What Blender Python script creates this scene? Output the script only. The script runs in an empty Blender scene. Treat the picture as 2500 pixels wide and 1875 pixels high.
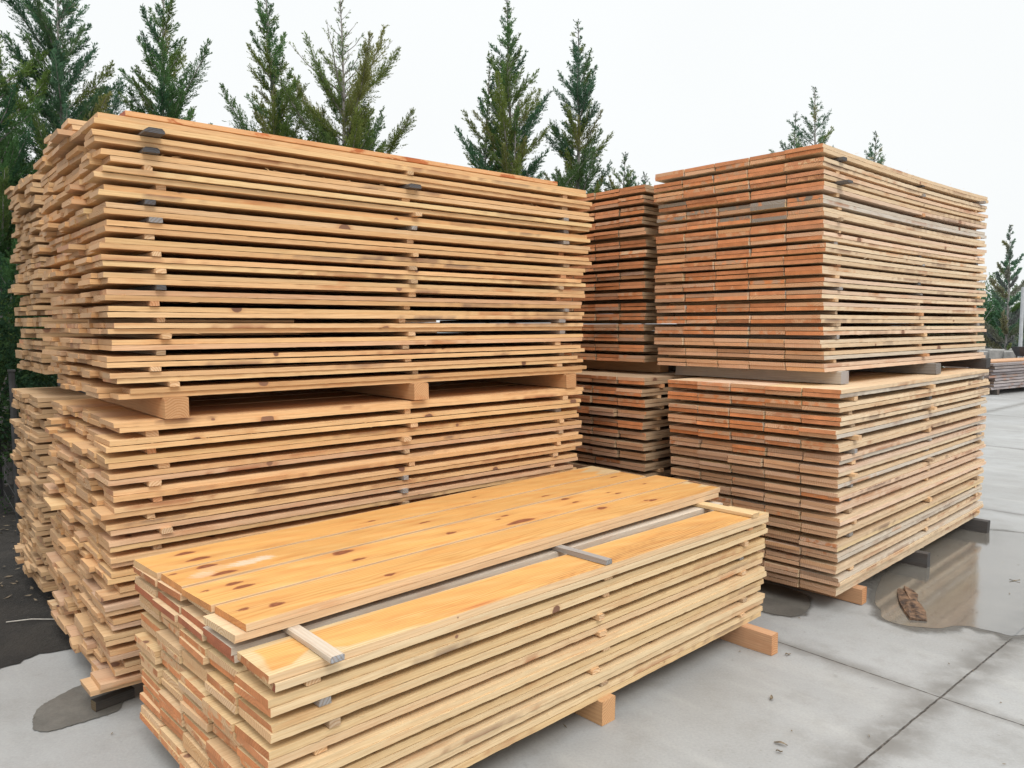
import bpy, math, random
import numpy as np
from mathutils import Matrix, Vector
R = math.radians
rng = np.random.default_rng(7)
random.seed(7)
scene = bpy.context.scene
COL = scene.collection

# ------------------------------------------------------------------ camera
F_PX, PITCH, ROLL, CAM_H = 1859.2, R(4.4455), R(0.095), 1.6
cam_data = bpy.data.cameras.new('camera')
cam = bpy.data.objects.new('camera', cam_data)
COL.objects.link(cam)
cp, sp, cr, sr = math.cos(PITCH), math.sin(PITCH), math.cos(ROLL), math.sin(ROLL)
fwd = Vector((0, cp, -sp)); up0 = Vector((0, sp, cp)); x0 = Vector((1, 0, 0))
right = x0 * cr - up0 * sr
upv = x0 * sr + up0 * cr
m = Matrix((right, upv, -fwd)).transposed().to_4x4()
m.translation = Vector((0, 0, CAM_H))
cam.matrix_world = m
cam_data.sensor_width = 36
cam_data.lens = 36 * F_PX / 2500
cam_data.clip_start = 0.05
cam_data.clip_end = 3000
scene.camera = cam
scene.render.resolution_x, scene.render.resolution_y = 1024, 768

# ------------------------------------------------------------------ light: overcast daylight
SUN_EL, SUN_AZ = R(50), R(153)          # azimuth clockwise from +Y
world = bpy.data.worlds.new('World'); scene.world = world
world.use_nodes = True
wn, wl = world.node_tree.nodes, world.node_tree.links
wn.clear()
def N(nodes, t, **kw):
    n = nodes.new(t)
    for k, v in kw.items(): setattr(n, k, v)
    return n
wo = N(wn, 'ShaderNodeOutputWorld'); bg = N(wn, 'ShaderNodeBackground')
sky = N(wn, 'ShaderNodeTexSky'); sky.sky_type = 'NISHITA'; sky.sun_disc = False
sky.sun_elevation = SUN_EL; sky.sun_rotation = SUN_AZ
sky.air_density = 1.0; sky.dust_density = 4.0; sky.ozone_density = 1.0
hs = N(wn, 'ShaderNodeHueSaturation'); hs.inputs['Saturation'].default_value = 0.25
wl.new(sky.outputs[0], hs.inputs['Color'])
geo = N(wn, 'ShaderNodeNewGeometry'); sx = N(wn, 'ShaderNodeSeparateXYZ')
tcw = N(wn, 'ShaderNodeTexCoord')
wl.new(tcw.outputs['Generated'], sx.inputs[0])
mr = N(wn, 'ShaderNodeMapRange'); mr.interpolation_type = 'SMOOTHSTEP'
mr.inputs['From Min'].default_value = 0.42; mr.inputs['From Max'].default_value = 0.95
mr.inputs['To Min'].default_value = 8.45; mr.inputs['To Max'].default_value = 21.0
wl.new(sx.outputs['Z'], mr.inputs['Value'])
cn = N(wn, 'ShaderNodeTexNoise'); cn.inputs['Scale'].default_value = 1.6; cn.inputs['Detail'].default_value = 4
wl.new(tcw.outputs['Generated'], cn.inputs['Vector'])
cm = N(wn, 'ShaderNodeMapRange'); cm.inputs['To Min'].default_value = 0.95; cm.inputs['To Max'].default_value = 1.05
wl.new(cn.outputs[0], cm.inputs['Value'])
mu = N(wn, 'ShaderNodeMath', operation='MULTIPLY'); wl.new(mr.outputs[0], mu.inputs[0]); wl.new(cm.outputs[0], mu.inputs[1])
cc = N(wn, 'ShaderNodeVectorMath', operation='SCALE'); cc.inputs[0].default_value = (0.972, 0.996, 1.0)
wl.new(mu.outputs[0], cc.inputs['Scale'])
mx = N(wn, 'ShaderNodeMix', data_type='RGBA'); mx.inputs[0].default_value = 0.93
wl.new(hs.outputs[0], mx.inputs[6]); wl.new(cc.outputs[0], mx.inputs[7])
wl.new(mx.outputs[2], bg.inputs['Color']); bg.inputs['Strength'].default_value = 0.1
wl.new(bg.outputs[0], wo.inputs[0])
sd = bpy.data.lights.new('sun', 'SUN'); sd.energy = 1.1; sd.angle = R(22); sd.color = (1.0, 0.95, 0.88)
sun = bpy.data.objects.new('sun', sd); COL.objects.link(sun)
sdir = Vector((math.sin(SUN_AZ) * math.cos(SUN_EL), math.cos(SUN_AZ) * math.cos(SUN_EL), math.sin(SUN_EL)))
sun.rotation_euler = (-sdir).to_track_quat('-Z', 'Y').to_euler()
scene.view_settings.view_transform = 'Standard'
scene.view_settings.look = 'None'
scene.view_settings.exposure = 0.28
scene.view_settings.gamma = 1.0

# ------------------------------------------------------------------ helpers
def tag(o, label=None, cat=None, group=None, kind=None):
    if label: o['label'] = label
    if cat: o['category'] = cat
    if group: o['group'] = group
    if kind: o['kind'] = kind
    return o
def link(name, me, mat=None, parent=None, loc=(0, 0, 0), rz=0.0):
    o = bpy.data.objects.new(name, me); COL.objects.link(o)
    if mat is not None and me is not None and not me.materials: me.materials.append(mat)
    o.location = loc; o.rotation_euler = (0, 0, rz)
    if parent: o.parent = parent
    return o
def np_mesh(name, verts, quads=None, polys=None, smooth=False):
    """mesh from numpy verts and either an (n,4) quad array or a list of polygons"""
    me = bpy.data.meshes.new(name)
    if polys is None:
        q = np.asarray(quads, dtype=np.int32)
        me.vertices.add(len(verts)); me.vertices.foreach_set('co', np.asarray(verts, dtype=np.float32).ravel())
        k = q.shape[1]
        me.loops.add(q.size); me.loops.foreach_set('vertex_index', q.ravel())
        me.polygons.add(len(q))
        me.polygons.foreach_set('loop_start', np.arange(0, q.size, k, dtype=np.int32))
        me.polygons.foreach_set('loop_total', np.full(len(q), k, dtype=np.int32))
    else:
        me.from_pydata([tuple(v) for v in verts], [], [tuple(p) for p in polys])
    me.update(calc_edges=True); me.validate()
    if smooth:
        me.polygons.foreach_set('use_smooth', np.ones(len(me.polygons), dtype=bool))
    return me
def set_attr(me, name, typ, arr):
    a = me.attributes.new(name, typ, 'POINT')
    key = 'color' if typ == 'FLOAT_COLOR' else ('vector' if typ == 'FLOAT_VECTOR' else 'value')
    a.data.foreach_set(key, np.asarray(arr, dtype=np.float32).ravel())

# ------------------------------------------------------------------ materials
def new_mat(name):
    mt = bpy.data.materials.new(name); mt.use_nodes = True
    nt = mt.node_tree; nt.nodes.clear()
    out = nt.nodes.new('ShaderNodeOutputMaterial'); b = nt.nodes.new('ShaderNodeBsdfPrincipled')
    nt.links.new(b.outputs[0], out.inputs[0])
    return mt, nt, b
class G:
    """tiny node-graph helper"""
    def __init__(s, nt): s.nt = nt; s.n = nt.nodes; s.l = nt.links
    def put(s, sock, v):
        if isinstance(v, bpy.types.NodeSocket): s.l.new(v, sock)
        elif v is not None: sock.default_value = v
    def attr(s, name): 
        a = s.n.new('ShaderNodeAttribute'); a.attribute_name = name; return a
    def math(s, op, a, b=None, clamp=False):
        n = s.n.new('ShaderNodeMath'); n.operation = op; n.use_clamp = clamp
        s.put(n.inputs[0], a)
        if b is not None: s.put(n.inputs[1], b)
        return n.outputs[0]
    def vmath(s, op, a, b=None, scale=None):
        n = s.n.new('ShaderNodeVectorMath'); n.operation = op
        s.put(n.inputs[0], a)
        if b is not None: s.put(n.inputs[1], b)
        if scale is not None: s.put(n.inputs['Scale'], scale)
        return n.outputs['Value'] if op in ('LENGTH', 'DISTANCE', 'DOT_PRODUCT') else n.outputs[0]
    def noise(s, vec, scale, detail=2.0, rough=0.5, col=False):
        n = s.n.new('ShaderNodeTexNoise'); s.put(n.inputs['Vector'], vec)
        n.inputs['Scale'].default_value = scale; n.inputs['Detail'].default_value = detail
        n.inputs['Roughness'].default_value = rough
        return n.outputs['Color'] if col else n.outputs[0]
    def step(s, v, a, b, lo=0.0, hi=1.0, smooth=True):
        n = s.n.new('ShaderNodeMapRange'); n.interpolation_type = 'SMOOTHSTEP' if smooth else 'LINEAR'
        s.put(n.inputs['Value'], v); s.put(n.inputs['From Min'], a); s.put(n.inputs['From Max'], b)
        s.put(n.inputs['To Min'], lo); s.put(n.inputs['To Max'], hi)
        return n.outputs[0]
    def mix(s, fac, a, b, mode='MIX'):
        n = s.n.new('ShaderNodeMix'); n.data_type = 'RGBA'; n.blend_type = mode
        s.put(n.inputs[0], fac); s.put(n.inputs[6], a); s.put(n.inputs[7], b)
        return n.outputs[2]
    def sep(s, v):
        n = s.n.new('ShaderNodeSeparateXYZ'); s.put(n.inputs[0], v); return n.outputs
    def comb(s, x, y, z):
        n = s.n.new('ShaderNodeCombineXYZ')
        for i, v in enumerate((x, y, z)): s.put(n.inputs[i], v)
        return n.outputs[0]
    def bump(s, h, strength, dist):
        n = s.n.new('ShaderNodeBump'); n.inputs['Strength'].default_value = strength
        n.inputs['Distance'].default_value = dist; s.put(n.inputs['Height'], h)
        return n.outputs[0]

def make_wood():
    mt, nt, b = new_mat('sawn_wood'); g = G(nt)
    wc = g.attr('wc').outputs['Vector']
    tone_a = g.attr('tone'); tone = tone_a.outputs['Color']; stain = tone_a.outputs['Alpha']
    st_a = g.attr('stc'); stc = st_a.outputs['Color']; knotamt = st_a.outputs['Alpha']
    # annual rings round a pith line along the board, wandering slowly
    wv = g.noise(g.vmath('MULTIPLY', wc, (1.3, 9, 9)), 1.0, 2.0, 0.5, col=True)
    wv = g.vmath('MULTIPLY', g.vmath('SUBTRACT', wv, (0.5, 0.5, 0.5)), (0.0, 0.055, 0.055))
    p = g.vmath('ADD', wc, wv)
    px, py, pz = g.sep(p)
    r = g.vmath('LENGTH', g.comb(0.0, py, pz))
    ph = g.math('MULTIPLY', r, 2 * math.pi / 0.0105)
    ring = g.math('MULTIPLY_ADD', g.math('SINE', ph), 0.5); nt.nodes[-1].inputs[2].default_value = 0.5
    ring = g.math('POWER', ring, 2.2)
    fine = g.noise(g.vmath('MULTIPLY', wc, (6, 330, 330)), 1.0, 3.0, 0.6)
    blot = g.noise(g.vmath('MULTIPLY', wc, (3.2, 16, 16)), 1.0, 4.0, 0.6)
    blot2 = g.noise(g.vmath('MULTIPLY', wc, (1.1, 5, 5)), 1.0, 2.0, 0.5)
    dark = g.mix(1.0, tone, (0.72, 0.56, 0.42, 1), 'MULTIPLY')
    ringk = g.step(knotamt, 0.0, 0.04, 0.75, 0.26)
    col = g.mix(g.math('MULTIPLY', ring, ringk), tone, dark)
    col = g.mix(g.step(blot, 0.52, 0.75, 0, 0.55), col, g.mix(1.0, tone, (0.80, 0.58, 0.46, 1), 'MULTIPLY'))
    col = g.mix(g.step(blot2, 0.35, 0.7, 0.0, 0.35), col, g.mix(1.0, col, (1.12, 1.13, 1.1, 1), 'MULTIPLY'))
    fv = g.step(fine, 0.25, 0.75, 0.84, 1.12, smooth=False)
    col = g.vmath('SCALE', col, scale=fv)
    # stain patches (resin, red end dye, wet orange faces), each board its own amount
    sn = g.noise(g.vmath('MULTIPLY', wc, (7, 20, 20)), 1.0, 4.0, 0.62)
    sm = g.math('ADD', sn, g.math('SUBTRACT', stain, 0.5))
    sm = g.step(sm, 0.46, 0.56)
    stv = g.mix(g.math('MULTIPLY', ring, 0.45), stc, g.mix(1.0, stc, (0.7, 0.52, 0.45, 1), 'MULTIPLY'))
    stv = g.vmath('SCALE', stv, scale=g.step(blot, 0.25, 0.75, 0.78, 1.2, smooth=False))
    col = g.mix(sm, col, stv)
    # knots: cells stretched along the board; only some cells hold one
    kv = g.vmath('MULTIPLY', wc, (4.3, 3.8, 5.0))
    kv = g.vmath('ADD', kv, g.vmath('SCALE', g.noise(wc, 30.0, 2.0, 0.5, col=True), scale=0.05))
    vo = nt.nodes.new('ShaderNodeTexVoronoi'); vo.feature = 'F1'; vo.inputs['Scale'].default_value = 1.0
    g.put(vo.inputs['Vector'], kv)
    cr_, cg_, cb_ = g.sep(vo.outputs['Color'])
    rad = g.math('MULTIPLY', g.step(cg_, 0.0, 1.0, 0.04, 0.145, smooth=False), g.step(cr_, 0.27, 0.28))
    rad = g.math('MULTIPLY', rad, knotamt)
    km = g.step(g.math('SUBTRACT', rad, vo.outputs['Distance']), 0.0, 0.022)
    halo = g.step(g.math('SUBTRACT', g.math('MULTIPLY', rad, 1.9), vo.outputs['Distance']), 0.0, 0.16, 0, 0.5)
    col = g.mix(halo, col, g.mix(1.0, tone, (0.66, 0.45, 0.32, 1), 'MULTIPLY'))
    kcol = g.mix(cb_, (0.15, 0.072, 0.046, 1), (0.29, 0.155, 0.095, 1))
    col = g.mix(km, col, kcol)
    # a little grime and blue-stain flecks
    gr = g.noise(g.vmath('MULTIPLY', wc, (14, 60, 60)), 1.0, 5.0, 0.7)
    col = g.mix(g.step(gr, 0.68, 0.82, 0, 0.35), col, (0.12, 0.10, 0.085, 1))
    g.put(b.inputs['Base Color'], col)
    g.put(b.inputs['Roughness'], g.math('SUBTRACT', 0.78, g.math('MULTIPLY', sm, 0.16)))
    b.inputs['Specular IOR Level'].default_value = 0.28
    crk = g.noise(g.vmath('MULTIPLY', wc, (1.6, 95, 95)), 1.0, 3.0, 0.55)
    col = g.mix(g.step(crk, 0.66, 0.74, 0, 0.4), col, g.mix(1.0, col, (0.55, 0.42, 0.33, 1), 'MULTIPLY'))
    g.put(b.inputs['Base Color'], col)
    saw = g.noise(g.vmath('MULTIPLY', wc, (170, 12, 12)), 1.0, 2.0, 0.5)
    hgt = g.math('ADD', g.math('MULTIPLY', saw, 0.5), fine)
    g.put(b.inputs['Normal'], g.bump(hgt, 0.35, 0.0012))
    return mt
WOOD = make_wood()

def flat_noise_mat(name, c1, c2, scale=8, rough=0.8, detail=5, bump=0.0, bscale=60, spec=0.3):
    mt, nt, b = new_mat(name); g = G(nt)
    tc = nt.nodes.new('ShaderNodeTexCoord')
    n1 = g.noise(tc.outputs['Object'], scale, detail, 0.6)
    g.put(b.inputs['Base Color'], g.mix(g.step(n1, 0.3, 0.7), (*c1, 1), (*c2, 1)))
    b.inputs['Roughness'].default_value = rough; b.inputs['Specular IOR Level'].default_value = spec
    if bump:
        n2 = g.noise(tc.outputs['Object'], bscale, 4, 0.6)
        g.put(b.inputs['Normal'], g.bump(n2, bump, 0.01))
    return mt
GRID_YAW = R(40.9); JX = (1.84, 3.16)     # crossing of two slab joints in view

def make_concrete(wet=False):
    mt, nt, b = new_mat('wet_concrete' if wet else 'concrete'); g = G(nt)
    tc = nt.nodes.new('ShaderNodeTexCoord'); P = tc.outputs['Object']
    x, y, z = g.sep(P)
    dx = g.math('SUBTRACT', x, JX[0]); dy = g.math('SUBTRACT', y, JX[1])
    c, s = math.cos(GRID_YAW), math.sin(GRID_YAW)
    u = g.math('ADD', g.math('MULTIPLY', dx, c), g.math('MULTIPLY', dy, s))
    v = g.math('SUBTRACT', g.math('MULTIPLY', dy, c), g.math('MULTIPLY', dx, s))
    wob = g.noise(P, 9.0, 4, 0.6)
    wobs = g.math('MULTIPLY', g.math('SUBTRACT', wob, 0.5), 0.013)
    def joint(t, per, off=0.0):
        t = g.math('ADD', t, wobs)
        t = g.math('ADD', t, off)
        k = g.math('SUBTRACT', t, g.math('MULTIPLY', g.math('ROUND', g.math('DIVIDE', t, per)), per))
        return g.math('ABSOLUTE', k)
    du = joint(u, 3.9); dv = joint(v, 3.6)
    n1 = g.noise(P, 0.9, 5, 0.6); n2 = g.noise(P, 5.0, 6, 0.65); n3 = g.noise(P, 90.0, 4, 0.7)
    streak = g.noise(g.comb(g.math('MULTIPLY', u, 4.0), g.math('MULTIPLY', v, 0.9), 0.0), 1.0, 4, 0.6)
    col = g.mix(g.step(n1, 0.3, 0.7), (0.385, 0.382, 0.372, 1), (0.455, 0.458, 0.455, 1))
    col = g.mix(g.step(n2, 0.45, 0.72, 0, 0.5), col, (0.33, 0.32, 0.30, 1))
    col = g.mix(g.step(streak, 0.5, 0.72, 0, 0.45), col, (0.54, 0.535, 0.515, 1))
    sp_ = g.noise(P, 26.0, 3, 0.7)
    col = g.mix(g.step(sp_, 0.66, 0.74, 0, 0.4), col, (0.24, 0.22, 0.19, 1))
    col = g.vmath('SCALE', col, scale=g.step(n3, 0.2, 0.8, 0.86, 1.12, smooth=False))
    # damp dirt soaked in along the joints
    hw = g.step(g.noise(P, 2.2, 3, 0.6), 0.25, 0.75, 0.07, 0.27, smooth=False)
    hal = g.math('MAXIMUM', g.step(du, 0.0, g.math('MULTIPLY', hw, 0.55), 0.7, 0.0), g.step(dv, 0.0, hw, 0.85, 0.0))
    hal = g.math('MULTIPLY', hal, g.step(g.noise(P, 7.0, 4, 0.65), 0.3, 0.6, 0.35, 1.0))
    col = g.mix(g.math('MULTIPLY', hal, 0.95), col, (0.185, 0.175, 0.16, 1))
    line = g.math('MAXIMUM', g.step(du, 0.0022, 0.0052, 1, 0), g.step(dv, 0.0025, 0.006, 1, 0))
    jc = g.mix(g.step(g.noise(P, 40, 3, 0.7), 0.45, 0.62), (0.045, 0.04, 0.035, 1), (0.13, 0.115, 0.10, 1))
    col = g.mix(line, col, jc)
    # far part of the yard is rain-damp in large patches
    wp = g.noise(P, 0.35, 3, 0.55)
    stn = g.noise(P, 1.7, 6, 0.7)
    col = g.mix(g.step(stn, 0.54, 0.74, 0, 0.5), col, (0.27, 0.262, 0.245, 1))
    col = g.vmath('SCALE', col, scale=0.745)
    if wet:
        col = g.mix(1.0, col, (0.50, 0.47, 0.425, 1), 'MULTIPLY')
    g.put(b.inputs['Base Color'], col)
    if wet:
        film = g.noise(P, 55.0, 3, 0.6)
        g.put(b.inputs['Roughness'], g.step(film, 0.3, 0.7, 0.05, 0.17))
        b.inputs['IOR'].default_value = 3.0
        big = g.noise(P, 3.0, 2, 0.5)
        hgt = g.math('ADD', g.math('MULTIPLY', film, 0.25), big)
        g.put(b.inputs['Normal'], g.bump(hgt, 0.045, 0.01))
    else:
        g.put(b.inputs['Roughness'], g.step(wp, 0.4, 0.65, 0.72, 0.38))
        b.inputs['Specular IOR Level'].default_value = 0.35
        hgt = g.math('SUBTRACT', g.math('ADD', g.math('MULTIPLY', n3, 0.4), n2), g.math('MULTIPLY', line, 3.0))
        g.put(b.inputs['Normal'], g.bump(hgt, 0.25, 0.006))
    return mt
def make_damp():
    """damp patch drying at its rim: dark, not mirror-like"""
    mt, nt, b = new_mat('damp_concrete'); g = G(nt)
    tc = nt.nodes.new('ShaderNodeTexCoord'); P = tc.outputs['Object']
    n2 = g.noise(P, 6.0, 6, 0.65); n3 = g.noise(P, 90.0, 4, 0.7)
    col = g.mix(g.step(n2, 0.3, 0.7), (0.105, 0.10, 0.09, 1), (0.155, 0.146, 0.13, 1))
    col = g.vmath('SCALE', col, scale=g.step(n3, 0.2, 0.8, 0.85, 1.15))
    g.put(b.inputs['Base Color'], col); b.inputs['Roughness'].default_value = 0.42
    b.inputs['Specular IOR Level'].default_value = 0.4
    g.put(b.inputs['Normal'], g.bump(n3, 0.2, 0.004))
    return mt
CONC, WET, DAMP = make_concrete(), make_concrete(True), make_damp()
def make_soil():
    mt, nt, b = new_mat('dark_soil'); g = G(nt)
    tc = nt.nodes.new('ShaderNodeTexCoord'); P = tc.outputs['Object']
    n1 = g.noise(P, 2.5, 6, 0.7); n2 = g.noise(P, 35.0, 5, 0.7)
    col = g.mix(g.step(n1, 0.35, 0.68), (0.012, 0.010, 0.008, 1), (0.030, 0.025, 0.020, 1))
    col = g.mix(g.step(n2, 0.56, 0.72, 0, 0.6), col, (0.06, 0.05, 0.04, 1))
    g.put(b.inputs['Base Color'], col); b.inputs['Roughness'].default_value = 0.95
    g.put(b.inputs['Normal'], g.bump(n2, 0.8, 0.02))
    return mt
SOIL = make_soil()
BARK = flat_noise_mat('tree_bark', (0.20, 0.185, 0.18), (0.34, 0.32, 0.31), 14, 0.9, 5, 0.5, 50)
def make_leaf():
    mt, nt, b = new_mat('conifer_foliage'); g = G(nt)
    a = g.attr('tone').outputs['Color']
    g.put(b.inputs['Base Color'], a); b.inputs['Roughness'].default_value = 0.8
    b.inputs['Specular IOR Level'].default_value = 0.06
    tr = nt.nodes.new('ShaderNodeBsdfTranslucent'); g.put(tr.inputs['Color'], a)
    mixs = nt.nodes.new('ShaderNodeMixShader'); mixs.inputs[0].default_value = 0.38
    out = [n for n in nt.nodes if n.type == 'OUTPUT_MATERIAL'][0]
    nt.links.new(b.outputs[0], mixs.inputs[1]); nt.links.new(tr.outputs[0], mixs.inputs[2])
    nt.links.new(mixs.outputs[0], out.inputs[0])
    return mt
LEAF = make_leaf()
METAL = flat_noise_mat('galvanised_metal', (0.36, 0.38, 0.40), (0.46, 0.48, 0.50), 10, 0.5)
BLACK = flat_noise_mat('dark_plastic', (0.02, 0.02, 0.022), (0.04, 0.04, 0.045), 10, 0.5)
BLOCK = flat_noise_mat('cast_concrete', (0.24, 0.235, 0.225), (0.36, 0.35, 0.335), 6, 0.9, 6, 0.4, 40)
WIRE = flat_noise_mat('dark_wire', (0.03, 0.03, 0.03), (0.06, 0.06, 0.06), 10, 0.6)
DRYLEAF = flat_noise_mat('dead_leaf', (0.10, 0.075, 0.05), (0.24, 0.19, 0.13), 40, 0.85)
BARKPIECE = flat_noise_mat('pine_bark', (0.03, 0.022, 0.02), (0.25, 0.15, 0.09), 22, 0.85, 6, 0.9, 60)

# ------------------------------------------------------------------ ground
def sheet(name, pts, z, mat, holes=None):
    me = bpy.data.meshes.new(name)
    me.from_pydata([(x, y, z) for x, y in pts], [], [tuple(range(len(pts)))]); me.update()
    return tag(link(name, me, mat), kind='structure')
def ragged(pts, amp, sub=10, seed=0):
    """closed outline made wavy: Catmull-Rom through the points plus small noise"""
    r = np.random.default_rng(seed); P = np.array(pts, float); n = len(P); out = []
    for i in range(n):
        p0, p1, p2, p3 = P[i-1], P[i], P[(i+1) % n], P[(i+2) % n]
        for k in range(sub):
            t = k / sub
            q = 0.5*((2*p1)+(-p0+p2)*t+(2*p0-5*p1+4*p2-p3)*t*t+(-p0+3*p1-3*p2+p3)*t**3)
            out.append(q + r.normal(0, amp, 2))
    return out
sheet('concrete_yard', [(-260, -60), (260, -60), (260, 420), (-260, 420)], 0.0, CONC)
soil_pts = [(-1.9, 4.2), (-2.13, 3.72), (-2.31, 3.59), (-2.42, 3.40), (-2.9, 2.9), (-4.5, 1.2), (-12, 1), (-14, 9), (-9, 14), (2, 15), (9.5, 17),
            (12.0, 20.5), (40, 30), (40, 60), (60, 34), (24, 19), (9, 12.8), (3.5, 9.6), (0.8, 7.6), (-0.6, 6.2)]
soil_pts = [(-1.9, 4.2), (-2.13, 3.72), (-2.31, 3.59), (-2.42, 3.40), (-2.9, 2.9), (-4.5, 1.2), (-13, 0), (-22, 9), (-14, 22), (2, 24), (9.5, 25),
            (9.3, 20.0), (8.6, 15.6), (6.4, 12.4), (3.5, 9.6), (0.8, 7.6), (-0.6, 6.2)]
sheet('soil', ragged(soil_pts, 0.009, 5, 3), 0.004, SOIL)
pud = [(2.10, 4.30), (2.06, 4.15), (2.02, 4.03), (2.08, 3.94), (2.216, 3.897), (2.28, 3.905), (2.35, 3.93), (2.42, 3.92), (2.47, 3.88), (2.52, 3.84),
       (2.58, 3.80), (2.80, 3.88), (3.05, 4.15), (3.42, 4.70), (3.85, 5.25), (4.0, 5.62), (3.72, 5.80), (3.45, 5.85), (3.1, 5.6), (2.6, 5.05), (2.3, 4.65)]
sheet('puddle', ragged(pud, 0.0012, 8, 5), 0.004, WET)
sheet('damp_patch', ragged([(1.40, 4.14), (1.50, 4.07), (1.60, 4.10), (1.70, 4.24), (1.72, 4.42), (1.55, 4.6), (1.40, 4.5), (1.30, 4.3)], 0.0012, 8, 6), 0.004, DAMP)
sheet('damp_patch', ragged([(-1.89, 2.90), (-1.945, 2.97), (-1.985, 3.08), (-1.965, 3.17), (-1.93, 3.27), (-1.84, 3.32), (-1.76, 3.25), (-1.68, 3.17),
                            (-1.64, 3.06), (-1.70, 2.99), (-1.77, 2.93), (-1.83, 2.89)], 0.002, 8, 8), 0.004, DAMP)
def make_margin():
    mt, nt, b = new_mat('drying_margin'); g = G(nt)
    P = nt.nodes.new('ShaderNodeTexCoord').outputs['Object']
    b.inputs['Base Color'].default_value = (0.125, 0.118, 0.106, 1); b.inputs['Roughness'].default_value = 0.5
    a = g.attr('edge').outputs['Fac']
    fac = g.math('MULTIPLY', g.step(g.math('ADD', a, g.math('MULTIPLY', g.math('SUBTRACT', g.noise(P, 14, 5, .65), 0.5), 0.9)), 0.15, 0.95), 0.85)
    tr = nt.nodes.new('ShaderNodeBsdfTransparent'); ms = nt.nodes.new('ShaderNodeMixShader')
    out = [q for q in nt.nodes if q.type == 'OUTPUT_MATERIAL'][0]
    g.put(ms.inputs[0], fac); nt.links.new(tr.outputs[0], ms.inputs[1]); nt.links.new(b.outputs[0], ms.inputs[2]); nt.links.new(ms.outputs[0], out.inputs[0])
    return mt
MARGIN = make_margin()
def margin(pts, seed, width):
    P = np.array(ragged(pts, 0.0012, 8, seed)); n = len(P); r = np.random.default_rng(seed)
    t = np.roll(P, -1, 0) - np.roll(P, 1, 0); nr = np.stack([t[:, 1], -t[:, 0]], 1); nr /= np.linalg.norm(nr, axis=1)[:, None]
    area = 0.5 * np.sum(P[:, 0] * np.roll(P[:, 1], -1) - np.roll(P[:, 0], -1) * P[:, 1])
    if area < 0: nr = -nr
    ang = np.linspace(0, 6.283, n, endpoint=False); w = width * (.65 + .35 * np.sin(ang * 3 + seed) * np.sin(ang * 7))
    for _ in range(14): nr = (np.roll(nr, 1, 0) + nr * 2 + np.roll(nr, -1, 0)) / 4
    I, O = P - nr * .01, P + nr * w[:, None]
    V = np.concatenate([np.c_[I, np.full(n, .0028)], np.c_[O, np.full(n, .0028)]]); i = np.arange(n); j = (i + 1) % n
    me = np_mesh('damp_margin', V, np.stack([i, j, n + j, n + i], 1)); set_attr(me, 'edge', 'FLOAT', np.r_[np.ones(n), np.zeros(n)])
    tag(link('damp_margin', me, MARGIN), kind='structure')
margin(pud, 5, .15)
margin([(1.40, 4.14), (1.50, 4.07), (1.60, 4.10), (1.70, 4.24), (1.72, 4.42), (1.55, 4.6), (1.40, 4.5), (1.30, 4.3)], 6, .06)

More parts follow.
